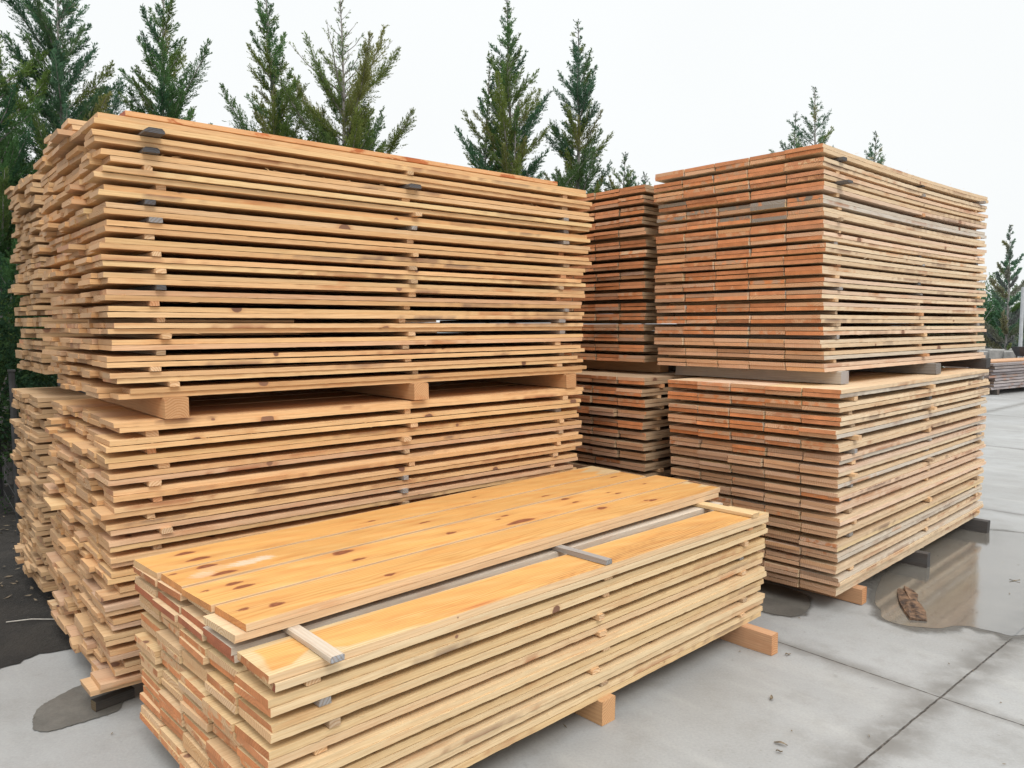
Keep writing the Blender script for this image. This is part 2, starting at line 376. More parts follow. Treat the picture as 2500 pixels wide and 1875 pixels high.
# ------------------------------------------------------------------ boards
WG_ = 0.90
def board_arrays(L, W, T, seed, tone, endtone, stain=0.0, stc=(0.42, 0.13, 0.06), endstain=0.0, endstc=(0.36, 0.11, 0.055), knot=1.0,
                 rough=0.0007, N_=12, bow=0.0, cup=0.0, top=None, chew=0.0, dag=0.0, blem=0):
    """one sawn board, x along its length from 0 to L, y across, z up.  Returns verts, quads and the shader attributes."""
    tone = np.array(tone) * WG_; endtone = np.array(endtone) * WG_; stc = np.array(stc) * WG_; endstc = np.array(endstc) * WG_
    r = np.random.default_rng(seed)
    off = np.array([r.uniform(-50, 50), r.uniform(-0.12, 0.12), r.choice([-1, 1]) * r.uniform(0.02, 0.10)])
    xs = np.linspace(0, L, N_)
    u = xs / L
    bz = -bow * 4 * u * (1 - u)
    corners = []
    for (cy, cz) in ((0, 0), (W, 0), (W, T), (0, T)):
        jy = r.normal(0, rough, N_); jz = r.normal(0, rough * 0.5, N_)
        if chew and cy == 0:
            jy = jy + np.abs(r.normal(0, chew, N_)) * (1 if cz == T else 0.25)
        y = cy + jy; z = cz + np.clip(jz, -0.0006, 0.0006) + bz
        if cup: z = z + cup * ((y - W / 2) / (W / 2)) ** 2
        corners.append(np.stack([xs, y, z], 1))
    # trim of the ends: slightly out of square
    sk0, sk1 = r.normal(0, 0.004), r.normal(0, 0.006)
    for ci, (cy, cz) in enumerate(((0, 0), (W, 0), (W, T), (0, T))):
        corners[ci][0, 0] += sk0 * (cy / W - 0.5) + r.normal(0, 0.0012)
        corners[ci][-1, 0] += sk1 * (cy / W - 0.5) + r.normal(0, 0.0012)
        if dag: corners[ci][0, 0] += dag * (cy / W)
    V, Q, tn, sc = [], [], [], []
    def strip(a, b):
        base = sum(len(v) for v in V)
        n = len(a); V.append(a); V.append(b)
        for i in range(n - 1): Q.append((base + i, base + i + 1, base + n + i + 1, base + n + i))
        tn.append(np.tile([*tone, stain], (2 * n, 1))); sc.append(np.tile([*stc, knot], (2 * n, 1)))
    c = corners
    strip(c[1], c[0])      # bottom
    strip(c[2], c[1])      # y = W
    strip(c[0], c[3])      # y = 0
    if blem:
        t_ = tn[-1]
        for _ in range(blem):
            xc, ln = r.uniform(.05, L - .05), r.uniform(.03, .22); cl_ = np.array([(.30, .125, .06), (.22, .12, .075), (.42, .20, .09), (.16, .10, .075)][r.integers(4)]) * WG_ * 1.3
            hi, lo = (1.0, .25) if r.random() < .6 else (.25, 1.0)
            for half, k in ((0, lo), (1, hi)):
                sl = slice(half * N_, (half + 1) * N_); w_ = np.clip(1.3 - np.abs(xs - xc) / ln * (1 + .5 * np.sin(xs * 60)), 0, 1)[:, None] * k * r.uniform(.5, 1)
                t_[sl, :3] = t_[sl, :3] * (1 - w_) + cl_ * w_
    if top is None: strip(c[3], c[2])
    else:
        nx, ny, fn = top
        gx = np.linspace(0, 1, nx); gy = np.linspace(0, 1, ny)
        a = np.stack([np.interp(gx, u, c[3][:, k]) for k in range(3)], 1); b = np.stack([np.interp(gx, u, c[2][:, k]) for k in range(3)], 1)
        a[0], a[-1], b[0], b[-1] = c[3][0], c[3][-1], c[2][0], c[2][-1]
        g = a[:, None, :] * (1 - gy)[None, :, None] + b[:, None, :] * gy[None, :, None]
        base = sum(len(v) for v in V); pts = g.reshape(-1, 3); V.append(pts)
        i, j = np.meshgrid(np.arange(nx - 1), np.arange(ny - 1), indexing='ij')
        k = base + i * ny + j
        Q.extend(map(tuple, np.stack([k, k + ny, k + ny + 1, k + 1], -1).reshape(-1, 4)))
        t_, s_ = fn(pts[:, 0], pts[:, 1]); t_[:, :3] *= WG_ * .97; tn.append(t_); sc.append(s_)
    for idx, flip in ((0, False), (-1, True)):
        base = sum(len(v) for v in V)
        V.append(np.array([c[k][idx] for k in range(4)]))
        q = (base, base + 3, base + 2, base + 1)
        q = (base, base + 1, base + 2, base + 3) if flip else q
        Q.append(q)
        tn.append(np.tile([*endtone, endstain], (4, 1))); sc.append(np.tile([*endstc, 0.0], (4, 1)))
    V = np.concatenate(V); Q = np.array(Q, dtype=np.int32); tn = np.concatenate(tn); sc = np.concatenate(sc)
    wc = V + off
    return V, Q, wc, tn, sc
def splinters(arr, L, T, n, seed, tone, yside=0.0):
    """torn fibres standing off the upper front arris"""
    V, Q, wc, tn, sc = arr; r = np.random.default_rng(seed); nv, nq = [], []
    base = len(V)
    for i in range(n):
        x = r.uniform(0.05, L - 0.1); l = r.uniform(0.008, 0.035); h = r.choice([T, T, 0.0]); w = r.uniform(0.0006, 0.0016)
        d = np.array([r.choice([-1, 1]) * l, -r.uniform(0.004, 0.02), r.uniform(-0.3, 0.4) * l])
        p = np.array([x, yside - 0.0005, h]); s = np.array([0, 0, w]); s2 = np.array([0, w, 0])
        nv += [p - s, p + s, p + d * 0.6 + s * .8, p + d]
        nq += [(base, base + 1, base + 2, base + 3)]; base += 4
    if not n: return arr
    nv = np.array(nv)
    return (np.concatenate([V, nv]), np.concatenate([Q, np.array(nq, dtype=np.int32)]), np.concatenate([wc, nv + (wc[0] - V[0])]),
            np.concatenate([tn, np.tile([*(np.array(tone) * 1.05), 0], (len(nv), 1))]), np.concatenate([sc, np.tile([.4, .13, .06, 0], (len(nv), 1))]))
def board_mesh(name, arr):
    V, Q, wc, tn, sc = arr
    me = np_mesh(name, V, Q)
    set_attr(me, 'wc', 'FLOAT_VECTOR', wc); set_attr(me, 'tone', 'FLOAT_COLOR', tn); set_attr(me, 'stc', 'FLOAT_COLOR', sc)
    me.materials.append(WOOD)
    return me

# packs: near-corner x, y, yaw, width across ends, length, lean along, lean across, mid height
PACK = {
 'Bu': (1.708, 4.206, .726, 1.143, 2.645, .018, .034, 1.95), 'Bl': (1.744, 4.008, .761, 1.07, 2.643, -.165, -.058, .7),
 'Au': (-1.579, 2.977, .705, 1.268, 2.657, -.023, -.076, 1.85), 'Al': (-1.632, 3.011, .702, 1.251, 2.659, .035, -.031, .65),
 'C': (-.663, 1.998, .751, 1.125, 2.681, .034, .003, .4)}
def shifted(base, ds, dt, W, L):
    x, y, a, w, l, ls, lt, zm = PACK[base]
    return (x + ds * math.cos(a) - dt * math.sin(a), y + ds * math.sin(a) + dt * math.cos(a), a, W, L, ls * 0.4, lt * 0.4, zm)
PACK['Du'] = shifted('Au', 0.03, 1.60, 0.88, 2.66); PACK['Dl'] = shifted('Al', 0.0, 1.55, 0.88, 2.66)
PACK['Eu'] = shifted('Bu', 0.02, 1.25, 1.12, 2.64); PACK['El'] = shifted('Bl', -0.10, 1.20, 1.08, 2.64)
SPEC = {  # bottom, top, courses
 'Bu': (1.336, 2.581, 19), 'Bl': (.097, 1.262, 17), 'Au': (1.301, 2.405, 17), 'Al': (.098, 1.212, 17), 'C': (.104, .65, 8),
 'Du': (1.315, 2.43, 17), 'Dl': (.098, 1.20, 17), 'Eu': (1.345, 2.535, 17), 'El': (.097, 1.265, 17)}
PNAME = {'Bu': 'right stack upper pack', 'Bl': 'right stack lower pack', 'Au': 'tall left stack upper pack', 'Al': 'tall left stack lower pack',
         'C': 'low front stack', 'Du': 'far left stack upper pack', 'Dl': 'far left stack lower pack', 'Eu': 'middle stack upper pack', 'El': 'middle stack lower pack'}
TH_OF = {'A': .0222, 'D': .0262, 'B': .0236, 'E': .0236, 'C': .0252}
# the far left stack's layers are out of step with the tall stack's (no line of sight straight through both)
TH = TH_OF['A']; TD_ = TH_OF['D']
def _pitch(pk): z0, z1, n = SPEC[pk]; return 2 * TH + (z1 - z0 - n * 2 * TH) / (n - 1)
_pa = _pitch('Au'); _pd = 2 * TD_ + (SPEC['Du'][1] - SPEC['Du'][0] - 34 * TD_) / 16
_za = min((SPEC['Au'][1] - k * _pa - TH - _pa / 2 for k in range(16)), key=lambda z: abs(z - 1.6))
_zd = min((SPEC['Du'][1] - k * _pd - TD_ for k in range(17)), key=lambda z: abs(z - _za))
SPEC['Du'] = (SPEC['Du'][0] + _za - _zd, SPEC['Du'][1] + _za - _zd, 17)
def to_world(pk, s, t, z):
    x, y, a, W, L, ls, lt, zm = PACK[pk]
    S = s + ls * (z - zm); T = t + lt * (z - zm)
    return np.array([x + S * math.cos(a) - T * math.sin(a), y + S * math.sin(a) + T * math.cos(a), z])
def project(p):
    d0 = np.array(p) - np.array([0, 0, CAM_H])
    d = d0[1] * cp - d0[2] * sp; u = d0[1] * sp + d0[2] * cp; X = d0[0]
    xr = X * cr - u * sr; ur = X * sr + u * cr
    return np.array([1250 + F_PX * xr / d, 937.5 - F_PX * ur / d])
OBB = [('A', 'Al', .1, 1.21), ('A', 'Au', 1.3, 2.4), ('B', 'Bl', .1, 1.27), ('B', 'Bu', 1.33, 2.58), ('C', 'C', .1, .66),
       ('D', 'Dl', .1, 1.2), ('D', 'Du', 1.3, 2.44), ('E', 'El', .1, 1.26), ('E', 'Eu', 1.34, 2.51)]
def hidden(p, own):
    o = np.array([0, 0, CAM_H])
    for fam, pk, z0, z1 in OBB:
        if fam == own: continue
        x, y, a, W, L, ls, lt, zm = PACK[pk]
        ca, sa = math.cos(a), math.sin(a)
        def loc(q): return np.array([(q[0]-x)*ca+(q[1]-y)*sa, -(q[0]-x)*sa+(q[1]-y)*ca, q[2]])
        A, B = loc(o), loc(np.array(p)); d = B - A
        lo = np.array([0, 0, z0]); hi = np.array([L, W, z1]); d = np.where(np.abs(d) < 1e-9, 1e-9, d)
        t1 = (lo - A) / d; t2 = (hi - A) / d
        ta = np.minimum(t1, t2).max(); tb = np.maximum(t1, t2).min()
        if ta < tb and ta > 0 and ta < 0.995: return True
    return False
def vis_area(quad, own):
    P = [project(q) for q in quad]
    ar = 0.5 * abs(sum(P[i][0]*P[(i+1) % 4][1]-P[(i+1) % 4][0]*P[i][1] for i in range(4)))
    n = k = 0
    for uu in (.06, .22, .38, .54, .7, .86, .97):
        q = (np.array(quad[0])*(1-uu)+np.array(quad[1])*uu + np.array(quad[3])*(1-uu)+np.array(quad[2])*uu)/2
        pp = project(q); n += 1
        if 0 < pp[0] < 2500 and 0 < pp[1] < 1875 and not hidden(q, own): k += 1
    return ar * k / n
ORD = ['top', 'second', 'third', 'fourth', 'fifth', 'sixth', 'seventh', 'eighth', 'ninth', 'tenth', 'eleventh', 'twelfth', 'thirteenth',
       'fourteenth', 'fifteenth', 'sixteenth', 'seventeenth', 'eighteenth', 'nineteenth', 'twentieth']
BOARDS = []      # dicts
def jit(c, a=0.08):
    k = 1 + rng.normal(0, a * 0.6); w_ = rng.normal(0, a * .25)      # lighter/darker, warmer/cooler
    return tuple(float(np.clip(v * k * e, 0.01, 0.82)) for v, e in zip(c, (1 + .5 * w_, .985 - .25 * w_, 1 - 1.6 * w_)))
def add_board(pk, s0, s1, t0, t1, zb, course, pair, coli, tone, endtone, word, **kw):
    BOARDS.append(dict(pk=pk, s0=s0, s1=s1, t0=t0, t1=t1, zb=zb, course=course, pair=pair, col=coli, tone=tone, endtone=endtone, word=word,
                       seed=int(rng.integers(1e9)), rz=kw.pop('rz', 0.0), kw=kw))
STK_Z = {}
def build_pack(pk):
    x, y, a, W, L, ls, lt, zm = PACK[pk]
    z0, z1, n = SPEC[pk]
    fam = pk[0]; TH = TH_OF[fam]
    st = (z1 - z0 - n * 2 * TH) / (n - 1)
    sts = st * (1 + np.clip(rng.normal(0, .13, n - 1), -.28, .28)); sts *= st * (n - 1) / sts.sum()      # sticks are never quite equal
    if fam in 'D' or pk == 'Au': sts[:] = st * (1 + .03 * rng.normal(0, 1, n - 1)); sts *= st * (n - 1) / sts.sum()
    STK_Z[pk] = []
    for k in range(n):                       # k = 0 at the top
        zt = z1 - k * 2 * TH - sts[:k].sum(); st = sts[k] if k < n - 1 else 0
        if k < n - 1: STK_Z[pk].append((zt - 2 * TH - st, st))
        shift_s = rng.normal(0, 0.006); shift_t = rng.normal(0, 0.006)
        hfrac = (zt - z0) / (z1 - z0)
        w = None
        for j in (0, 1):                     # upper, lower of the pair
            zb = zt - TH - j * TH
            # column edges: the two boards of a pair mostly share them
            if fam in 'AD':
                if w is None or rng.random() < .35:
                    w = []
                    while sum(w) < W - 0.06: w.append(rng.choice([.11, .135, .16, .185, .21, .24]) * rng.uniform(.96, 1.04))
                    w = np.array(w) * (W / sum(w)); dcol = rng.normal(0, .013, len(w))
                gap = 0.003
            else:
                if w is None: w = np.array([W / 5] * 5) * (1 + rng.normal(0, .014, 5)); dcol = rng.normal(0, .009, 5)
                gap = 0.007 if fam != 'C' else 0.006
            e = np.concatenate([[0], np.cumsum(w)])
            for c in range(len(w)):
                if fam == 'C' and k == 0: continue
                kw = dict(bow=0.0)
                if fam in 'AD':
                    ds = dcol[c] + shift_s * 1.3 + rng.normal(0, .005) + (rng.choice([-1, 1]) * rng.uniform(.015, .045) if rng.random() < .15 else 0)
                    dl = rng.normal(0, .018); t_j = rng.normal(0, .005) + (rng.choice([-1, 1.]) * rng.uniform(.008, .02) if rng.random() < .15 else 0)
                    base = [(.76, .485, .245), (.80, .525, .27), (.72, .445, .215), (.78, .495, .25)][rng.integers(4)]
                    word = 'tan'
                    q = rng.random()
                    if q < .14: base = (.70, .45, .265); word = 'pinkish'
                    elif q < .26: base = (.79, .53, .27); word = 'yellowish'
                    if pk == 'Al' and k > 9: base = tuple(np.array(base) * .93 * np.array([.96, 1.0, 1.09])); word = 'pale'
                    tone = jit(base, .10)
                    et = jit((.58, .36, .19), .15)
                    kw.update(endstain=float(np.clip(rng.normal(.12, .2), 0, .75)), endstc=jit((.50, .25, .125), .15), chew=.0012 if rng.random() < .2 else 0,
                              bow=abs(rng.normal(0, .0025)), cup=rng.normal(0, .0007))
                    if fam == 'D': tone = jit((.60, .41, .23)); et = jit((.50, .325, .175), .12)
                elif fam in 'BE':
                    ds = dcol[c] * .8 + rng.normal(0, .003) + shift_s; dl = rng.normal(0, .016); t_j = rng.normal(0, .003) + shift_t
                    q = rng.random(); word = 'pale'
                    base = [(.74, .565, .37), (.71, .53, .335), (.76, .60, .405)][rng.integers(3)]
                    if q < .09: base = (.62, .55, .45); word = 'greyish'
                    elif q < .30: base = (.74, .54, .38); word = 'pinkish'
                    elif q < .40: base = (.75, .58, .34); word = 'yellowish'
                    tone = jit(base, .06)
                    warm = np.clip((zt - 0.4) / 2.0, 0, 1)
                    et = jit(np.array((.68, .44, .275)) * (1 - .6 * warm) + np.array((.72, .395, .205)) * .6 * warm, .17)
                    es = float(np.clip(rng.normal(.18 + .50 * warm, .2), 0, .95))
                    if k > n - 4 and pk == 'Bu': es *= .5
                    if pk == 'Bu' and k in (3, 4, 5) and rng.random() < .3: et = jit((.32, .285, .235), .15); es = float(rng.uniform(.3, .55))
                    if 'l' in pk and k < 5: es = min(.8, es + .2)
                    word = ('red-ended ' if es > .5 else 'brown-ended ' if et[0] < .45 else 'tan-ended ') + word
                    kw.update(endstain=es, endstc=jit((.66, .285, .125), .18), chew=.0016 if rng.random() < .3 else 0, cup=rng.normal(0, .0008))
                    sag = (.020 * max(0, hfrac - .25) if pk[1] == 'u' else .003)
                    kw['bow'] = sag
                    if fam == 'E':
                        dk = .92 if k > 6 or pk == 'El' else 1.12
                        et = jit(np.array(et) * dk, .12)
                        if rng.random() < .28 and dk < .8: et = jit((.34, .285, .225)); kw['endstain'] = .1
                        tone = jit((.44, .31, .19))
                else:
                    ds = dcol[c] + rng.normal(0, .003) + shift_s; dl = rng.normal(0, .012); t_j = rng.normal(0, .003) + shift_t
                    base = [(.75, .56, .32), (.73, .53, .285), (.77, .585, .345)][rng.integers(3)]; word = 'pale'
                    if rng.random() < .2: base = (.74, .53, .31); word = 'tan'
                    tone = jit(base, .05); et = jit((.68, .455, .255), .12)
                    es = float(rng.choice([.1, .3, .48, .62, .92], p=[.13, .18, .25, .24, .20]))
                    if es > .6: word = 'red-ended ' + word
                    kw.update(endstain=es, endstc=jit((.62, .255, .10), .14), bow=abs(rng.normal(0, .0015)), chew=.0008 if rng.random() < .3 else 0)
                if c == 0: kw['N_'] = 90; kw['blem'] = int(rng.choice(5, p=[.28, .27, .22, .14, .09])) if fam != 'C' else int(rng.choice(3, p=[.6, .28, .12]))
                kw['knot'] = float(rng.uniform(.55, 1.15)) if fam != 'E' else .8
                if c == 0 and fam in 'ABC' and rng.random() < .28: kw['spl'] = int(rng.integers(5, 22))
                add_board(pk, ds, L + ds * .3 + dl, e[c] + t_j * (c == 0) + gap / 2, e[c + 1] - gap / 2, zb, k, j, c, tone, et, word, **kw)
for pk in ('Au', 'Al', 'Bu', 'Bl', 'C', 'Du', 'Dl', 'Eu', 'El'): build_pack(pk)

# ---- the top of the tall left stack: a partly filled extra course
zt_A = SPEC['Au'][1]
for (t0, t1, s0, s1, j, nm) in ((.45, .60, -.01, 2.62, 0, 'b'), (.61, .79, .02, 2.64, 0, 'b'), (.80, .93, -.02, 2.6, 0, 'b'), (.94, 1.07, .01, 2.65, 0, 'b'),
                            (.45, .66, .005, 2.63, 1, 'b'), (.67, .86, -.015, 2.6, 1, 'b'), (.87, 1.08, 0, 2.62, 1, 'b'), (1.09, 1.25, 0.02, 2.6, 1, 'b')):
    add_board('Au', s0, s1, t0, t1, zt_A + .019 + (1 - j) * TH, -1, j, 1, jit((.74, .53, .31), .05), jit((.66, .44, .26), .1), 'tan', endstain=.15)
add_board('Au', .16, 2.5, .18, .40, zt_A + .019, -1, 1, 0, jit((.70, .48, .27), .05), jit((.62, .40, .22), .1), 'tan', endstain=.3)
add_board('Au', .14, 2.55, .165, .395, zt_A + .019 + TH_OF['A'], -1, 0, 0, jit((.70, .43, .22), .04), (.60, .32, .16), 'orange', stain=.42, stc=(.50, .17, .06), endstain=.6)

# ---- the wet orange top boards of the low front stack, knots where the photograph has them
CZ = SPEC['C'][1]; TC_ = TH_OF['C']
OR1, OR2 = np.array((.71, .39, .125)), np.array((.67, .31, .10))
def hash_n(x, y, seed):
    r = np.random.default_rng(seed); out = np.zeros_like(x)
    for _ in range(7):
        fx, fy, p1 = r.uniform(.6, 7), r.uniform(6, 60), r.uniform(0, 6.28)
        out += np.sin(x * fx * 2 + np.sin(x * r.uniform(1, 4) + p1) * .8 + y * fy + p1) / 7
    return out
def orange_top(knots, seed, white=None, pale_right=0.0, streak=None, palefront=False, L=2.7, W=.22, tint=1.0):
    def fn(x, y):
        n = hash_n(x, y, seed); n2 = hash_n(x * 2.5, y * 2.0, seed + 1)
        col = OR1[None] * (1 + .10 * n[:, None]) 
        redm = np.clip((n2 - .16) * 2.5, 0, 1)[:, None] * .4
        col = col * (1 - redm) + OR2[None] * (1 + .08 * n[:, None]) * redm
        yel = np.clip((-n2 - .08) * 2.5, 0, 1)[:, None] * .4
        col = col * (1 - yel) + np.array((.75, .49, .20))[None] * yel
        a = np.zeros(len(x)); col = (col * .97 + np.array((.70, .50, .30))[None] * .03) * tint
        ed = np.clip(1 - np.minimum(y, W - y) / (.0075 + .004 * np.sin(x * 7 + seed) + .003 * n), 0, 1)[:, None] * .75     # paler sapwood arrises
        col = col * (1 - ed) + np.array((.72, .53, .32))[None] * ed
        if pale_right:
            edge = L - pale_right + .06 * np.sin(y * 60 + seed) + .05 * n
            pm = np.clip((x - edge) / .05, 0, 1)[:, None]
            col = col * (1 - pm) + np.array((.66, .50, .28))[None] * pm
        if palefront:
            e2 = .022 + .010 * np.sin(x * 4.1) + .012 * np.sin(x * 9 + 1) + .015 * n + .05 * np.clip(1 - np.abs(x - .17) / .09, 0, 1)
            pm = np.clip((e2 - y) / .008, 0, 1) * np.clip((.55 - x) / .1, 0, 1)
            pm = np.maximum(pm, np.clip((y - (W - .028 - .01 * n)) / .008, 0, 1) * np.clip((.5 - x) / .2, 0, 1))
            pm = np.maximum(pm, np.clip((.035 - x + .02 * n) / .012, 0, 1))[:, None]
            col = col * (1 - pm) + np.array((.66, .51, .29))[None] * pm
            rm = np.exp(-(((x - .76) / .10) ** 2 + ((y - .018) / .012) ** 2))[:, None]
            col = col * (1 - rm * .8) + np.array((.50, .15, .05))[None] * rm * .8
        if streak:
            for (xa, xb, amp, y0) in streak:
                u = np.clip((x - xa) / (xb - xa), 0, 1); inside = ((x > xa) & (x < xb))
                env = np.sin(np.pi * u) ** .6
                d = y - (y0 + .03 * np.sin(u * 3.0))
                g = (.5 + .5 * np.sin((np.abs(d) * 1.0 + .02 * np.sin(u * 3.14) + .004 * n) * 2 * np.pi / .011)) ** 2
                m_ = (g * np.exp(-(d / .045) ** 2) * env * inside * amp)[:, None]
                col = col * (1 - m_) + np.array((.26, .085, .03))[None] * m_
        for (kx, ky, rx, ry, d) in knots:
            dx = (x - kx) / (rx * .78); dy = (y - ky) / (ry * .85)
            q = np.sqrt(dx * dx + dy * dy) * (1 + .12 * np.sin(np.arctan2(dy, dx) * 3 + kx * 40))
            h = (np.exp(-(np.sqrt((dx / 2.6) ** 2 + (dy / 1.5) ** 2)) ** 2) * .45)[:, None]
            col = col * (1 - h) + np.array((.50, .19, .06))[None] * h
            m_ = np.clip((1.06 - q) / .16, 0, 1)[:, None]
            kc = np.array((.22, .065, .03)) * (1 + .25 * np.sin(q * 9))[:, None]
            col = col * (1 - m_ * d) + kc * m_ * d
        if white:
            for (wx, wy, rx, ry, d) in white:
                q = ((x - wx) / rx) ** 2 + ((y - wy) / ry) ** 2
                m_ = np.clip((1.0 - q + .9 * hash_n(x * 22, y * 9, seed + 5)) * 1.6, 0, 1)[:, None] * d
                col = col * (1 - m_) + np.array((.84, .77, .70))[None] * m_
        t = np.concatenate([np.clip(col, .01, .88), a[:, None]], 1)
        s = np.tile([.45, .15, .06, 0.02], (len(x), 1))
        return t, s
    return fn
K = [(0.161, 1.06, .05, .02), (0.172, 0.955, .06, .02), (0.159, 0.843, .05, .022), (0.174, 0.725, .06, .02), (0.037, 0.834, .02, .009), (0.156, 0.596, .04, .017),
     (0.167, 0.544, .05, .017), (0.057, 0.588, .02, .008), (0.171, 0.311, .034, .02), (0.078, 0.342, .025, .012), (0.614, 0.655, .06, .027), (0.61, 0.534, .04, .014),
     (0.595, 0.305, .03, .014), (1.092, 0.583, .035, .016), (1.458, 0.641, .03, .011), (1.391, 0.613, .02, .008), (1.44, 0.518, .11, .026), (1.909, 0.681, .035, .018),
     (1.895, 0.6, .03, .012), (2.184, 0.626, .02, .008), (2.204, 0.58, .03, .012), (1.896, 0.428, .04, .022), (2.50, 0.632, .02, .008), (2.52, 0.867, .04, .01),
     (2.21, 0.362, .04, .016), (2.183, 0.382, .02, .01), (1.881, 0.796, .04, .009), (1.111, 0.797, .04, .01), (.95, .98, .03, .009), (1.6, 1.03, .02, .008)]
SKEW = .026
ups = [(.218, .438, .028, 2.715), (.442, .674, .012, 2.75), (.680, .880, .010, 2.67), (.886, 1.122, -.006, 2.69)]
for c, (t0, t1, s0, s1) in enumerate(ups):
    kn = []
    for (ks, kt, rx, ry) in K:
        tl = kt - ks * SKEW
        if t0 - .005 < tl < t1 + .01: kn.append((ks - s0, tl - t0, rx, ry, .9))
    wh = [(.10, .075, .05, .036, .3), (.16, .11, .07, .04, .15), (.27, .10, .075, .036, .5), (.345, .105, .045, .032, .48)] if c == 2 else None
    W_ = t1 - t0 - .009
    top = (int((s1 - s0) / .006), 40, orange_top(kn, 31 + c, wh, .16 if c in (3,) else (.04 if c == 0 else 0), L=s1 - s0, W=W_, tint=[.95, 1.03, .97, 1.04][c]))
    add_board('C', s0, s1, t0 + .0045, t1 - .0045, CZ + .0205 + TC_ + [.0, -.0004, .0006, .0002][c], -1, 0, c + 1, jit((.77, .56, .34), .03), jit((.68, .46, .25), .05), 'orange-topped', rz=SKEW,
              endstain=[.95, .7, .9, .35][c], endstc=(.60, .27, .095), top=top, knot=.5)
    add_board('C', s0 - rng.uniform(-.02, .012) + (.0 if c else -.028), s1 - .02, t0 + .004, t1, CZ + .0205, -1, 1, c + 1, jit((.75, .55, .34), .04), jit((.68, .50, .30), .06), 'tan', rz=SKEW,
              endstain=[.1, .35, .85, .6][c], endstc=(.44, .17, .07))
top = (400, 34, orange_top([], 77, None, .13, [(.95, 2.45, .95, .012), (1.45, 2.42, .6, .085), (.35, .9, .25, .06)], True, L=2.655, W=.212))
add_board('C', -.004, 2.65, .002, .214, CZ - TC_, 0, 0, 0, jit((.74, .53, .31), .03), (.66, .44, .24), 'orange-topped', rz=-.010, endstain=.6, endstc=(.48, .19, .07), top=top, knot=.5)
add_board('C', .012, 2.66, -.004, .212, CZ - 2 * TC_, 0, 1, 0, jit((.74, .57, .35), .04), (.66, .48, .27), 'tan', rz=-.006, endstain=.5)
for c in range(1, 5):
    for j in (0, 1):
        add_board('C', rng.normal(0, .008), 2.67, .25 + (c - 1) * .2225, .25 + c * .2225 - .006, CZ - TC_ * (1 + j), 0, j, c,
                  jit((.66, .58, .47) if c == 1 else (.73, .56, .35), .04), jit((.66, .46, .27), .06), 'red-ended pale' if c in (1, 3) else 'pale',
                  endstain=[.9, .75, .9, .3][c - 1] if j == 0 else .8, endstc=(.42, .14, .065))

# ---- choose the boards that show largest; everything else is one mass
PHRASE_COL = ['at the front edge', 'second from corner', 'third from corner', 'fourth from corner', 'fifth from corner', 'sixth from corner',
              'seventh from corner', 'eighth from corner', 'ninth from corner', 'tenth from corner', 'eleventh from corner', 'twelfth from corner']
for b in BOARDS:
    pk = b['pk']; fam = pk[0]; zb, zt = b['zb'], b['zb'] + TH_OF[pk[0]]
    f = lambda s, t, z: to_world(pk, s, t, z)
    ar = vis_area([f(b['s0'], b['t0'], zb), f(b['s0'], b['t1'], zb), f(b['s0'], b['t1'], zt), f(b['s0'], b['t0'], zt)], fam)
    if b['col'] == 0 or (fam == 'C' and b['course'] == -1 and b['col'] == 1) or (fam == 'A' and b['course'] == -1 and b['t0'] < .47):
        ar += vis_area([f(b['s0'], b['t0'], zb), f(b['s1'], b['t0'], zb), f(b['s1'], b['t0'], zt), f(b['s0'], b['t0'], zt)], fam)
    if 'top' in b['kw']:
        ar += vis_area([f(b['s0'], b['t0'], zt), f(b['s1'], b['t0'], zt), f(b['s1'], b['t1'], zt), f(b['s0'], b['t1'], zt)], fam)
    b['area'] = ar
order = sorted(range(len(BOARDS)), key=lambda i: -BOARDS[i]['area'])
KEEP = set(order[:300])
GROUPS = {'A': 'boards of the tall left stack', 'B': 'boards of the right stack', 'C': 'boards of the low front stack', 'D': 'boards of the far left stack', 'E': 'boards of the middle stack'}
rest = [[], [], [], [], []]; nrest = 0
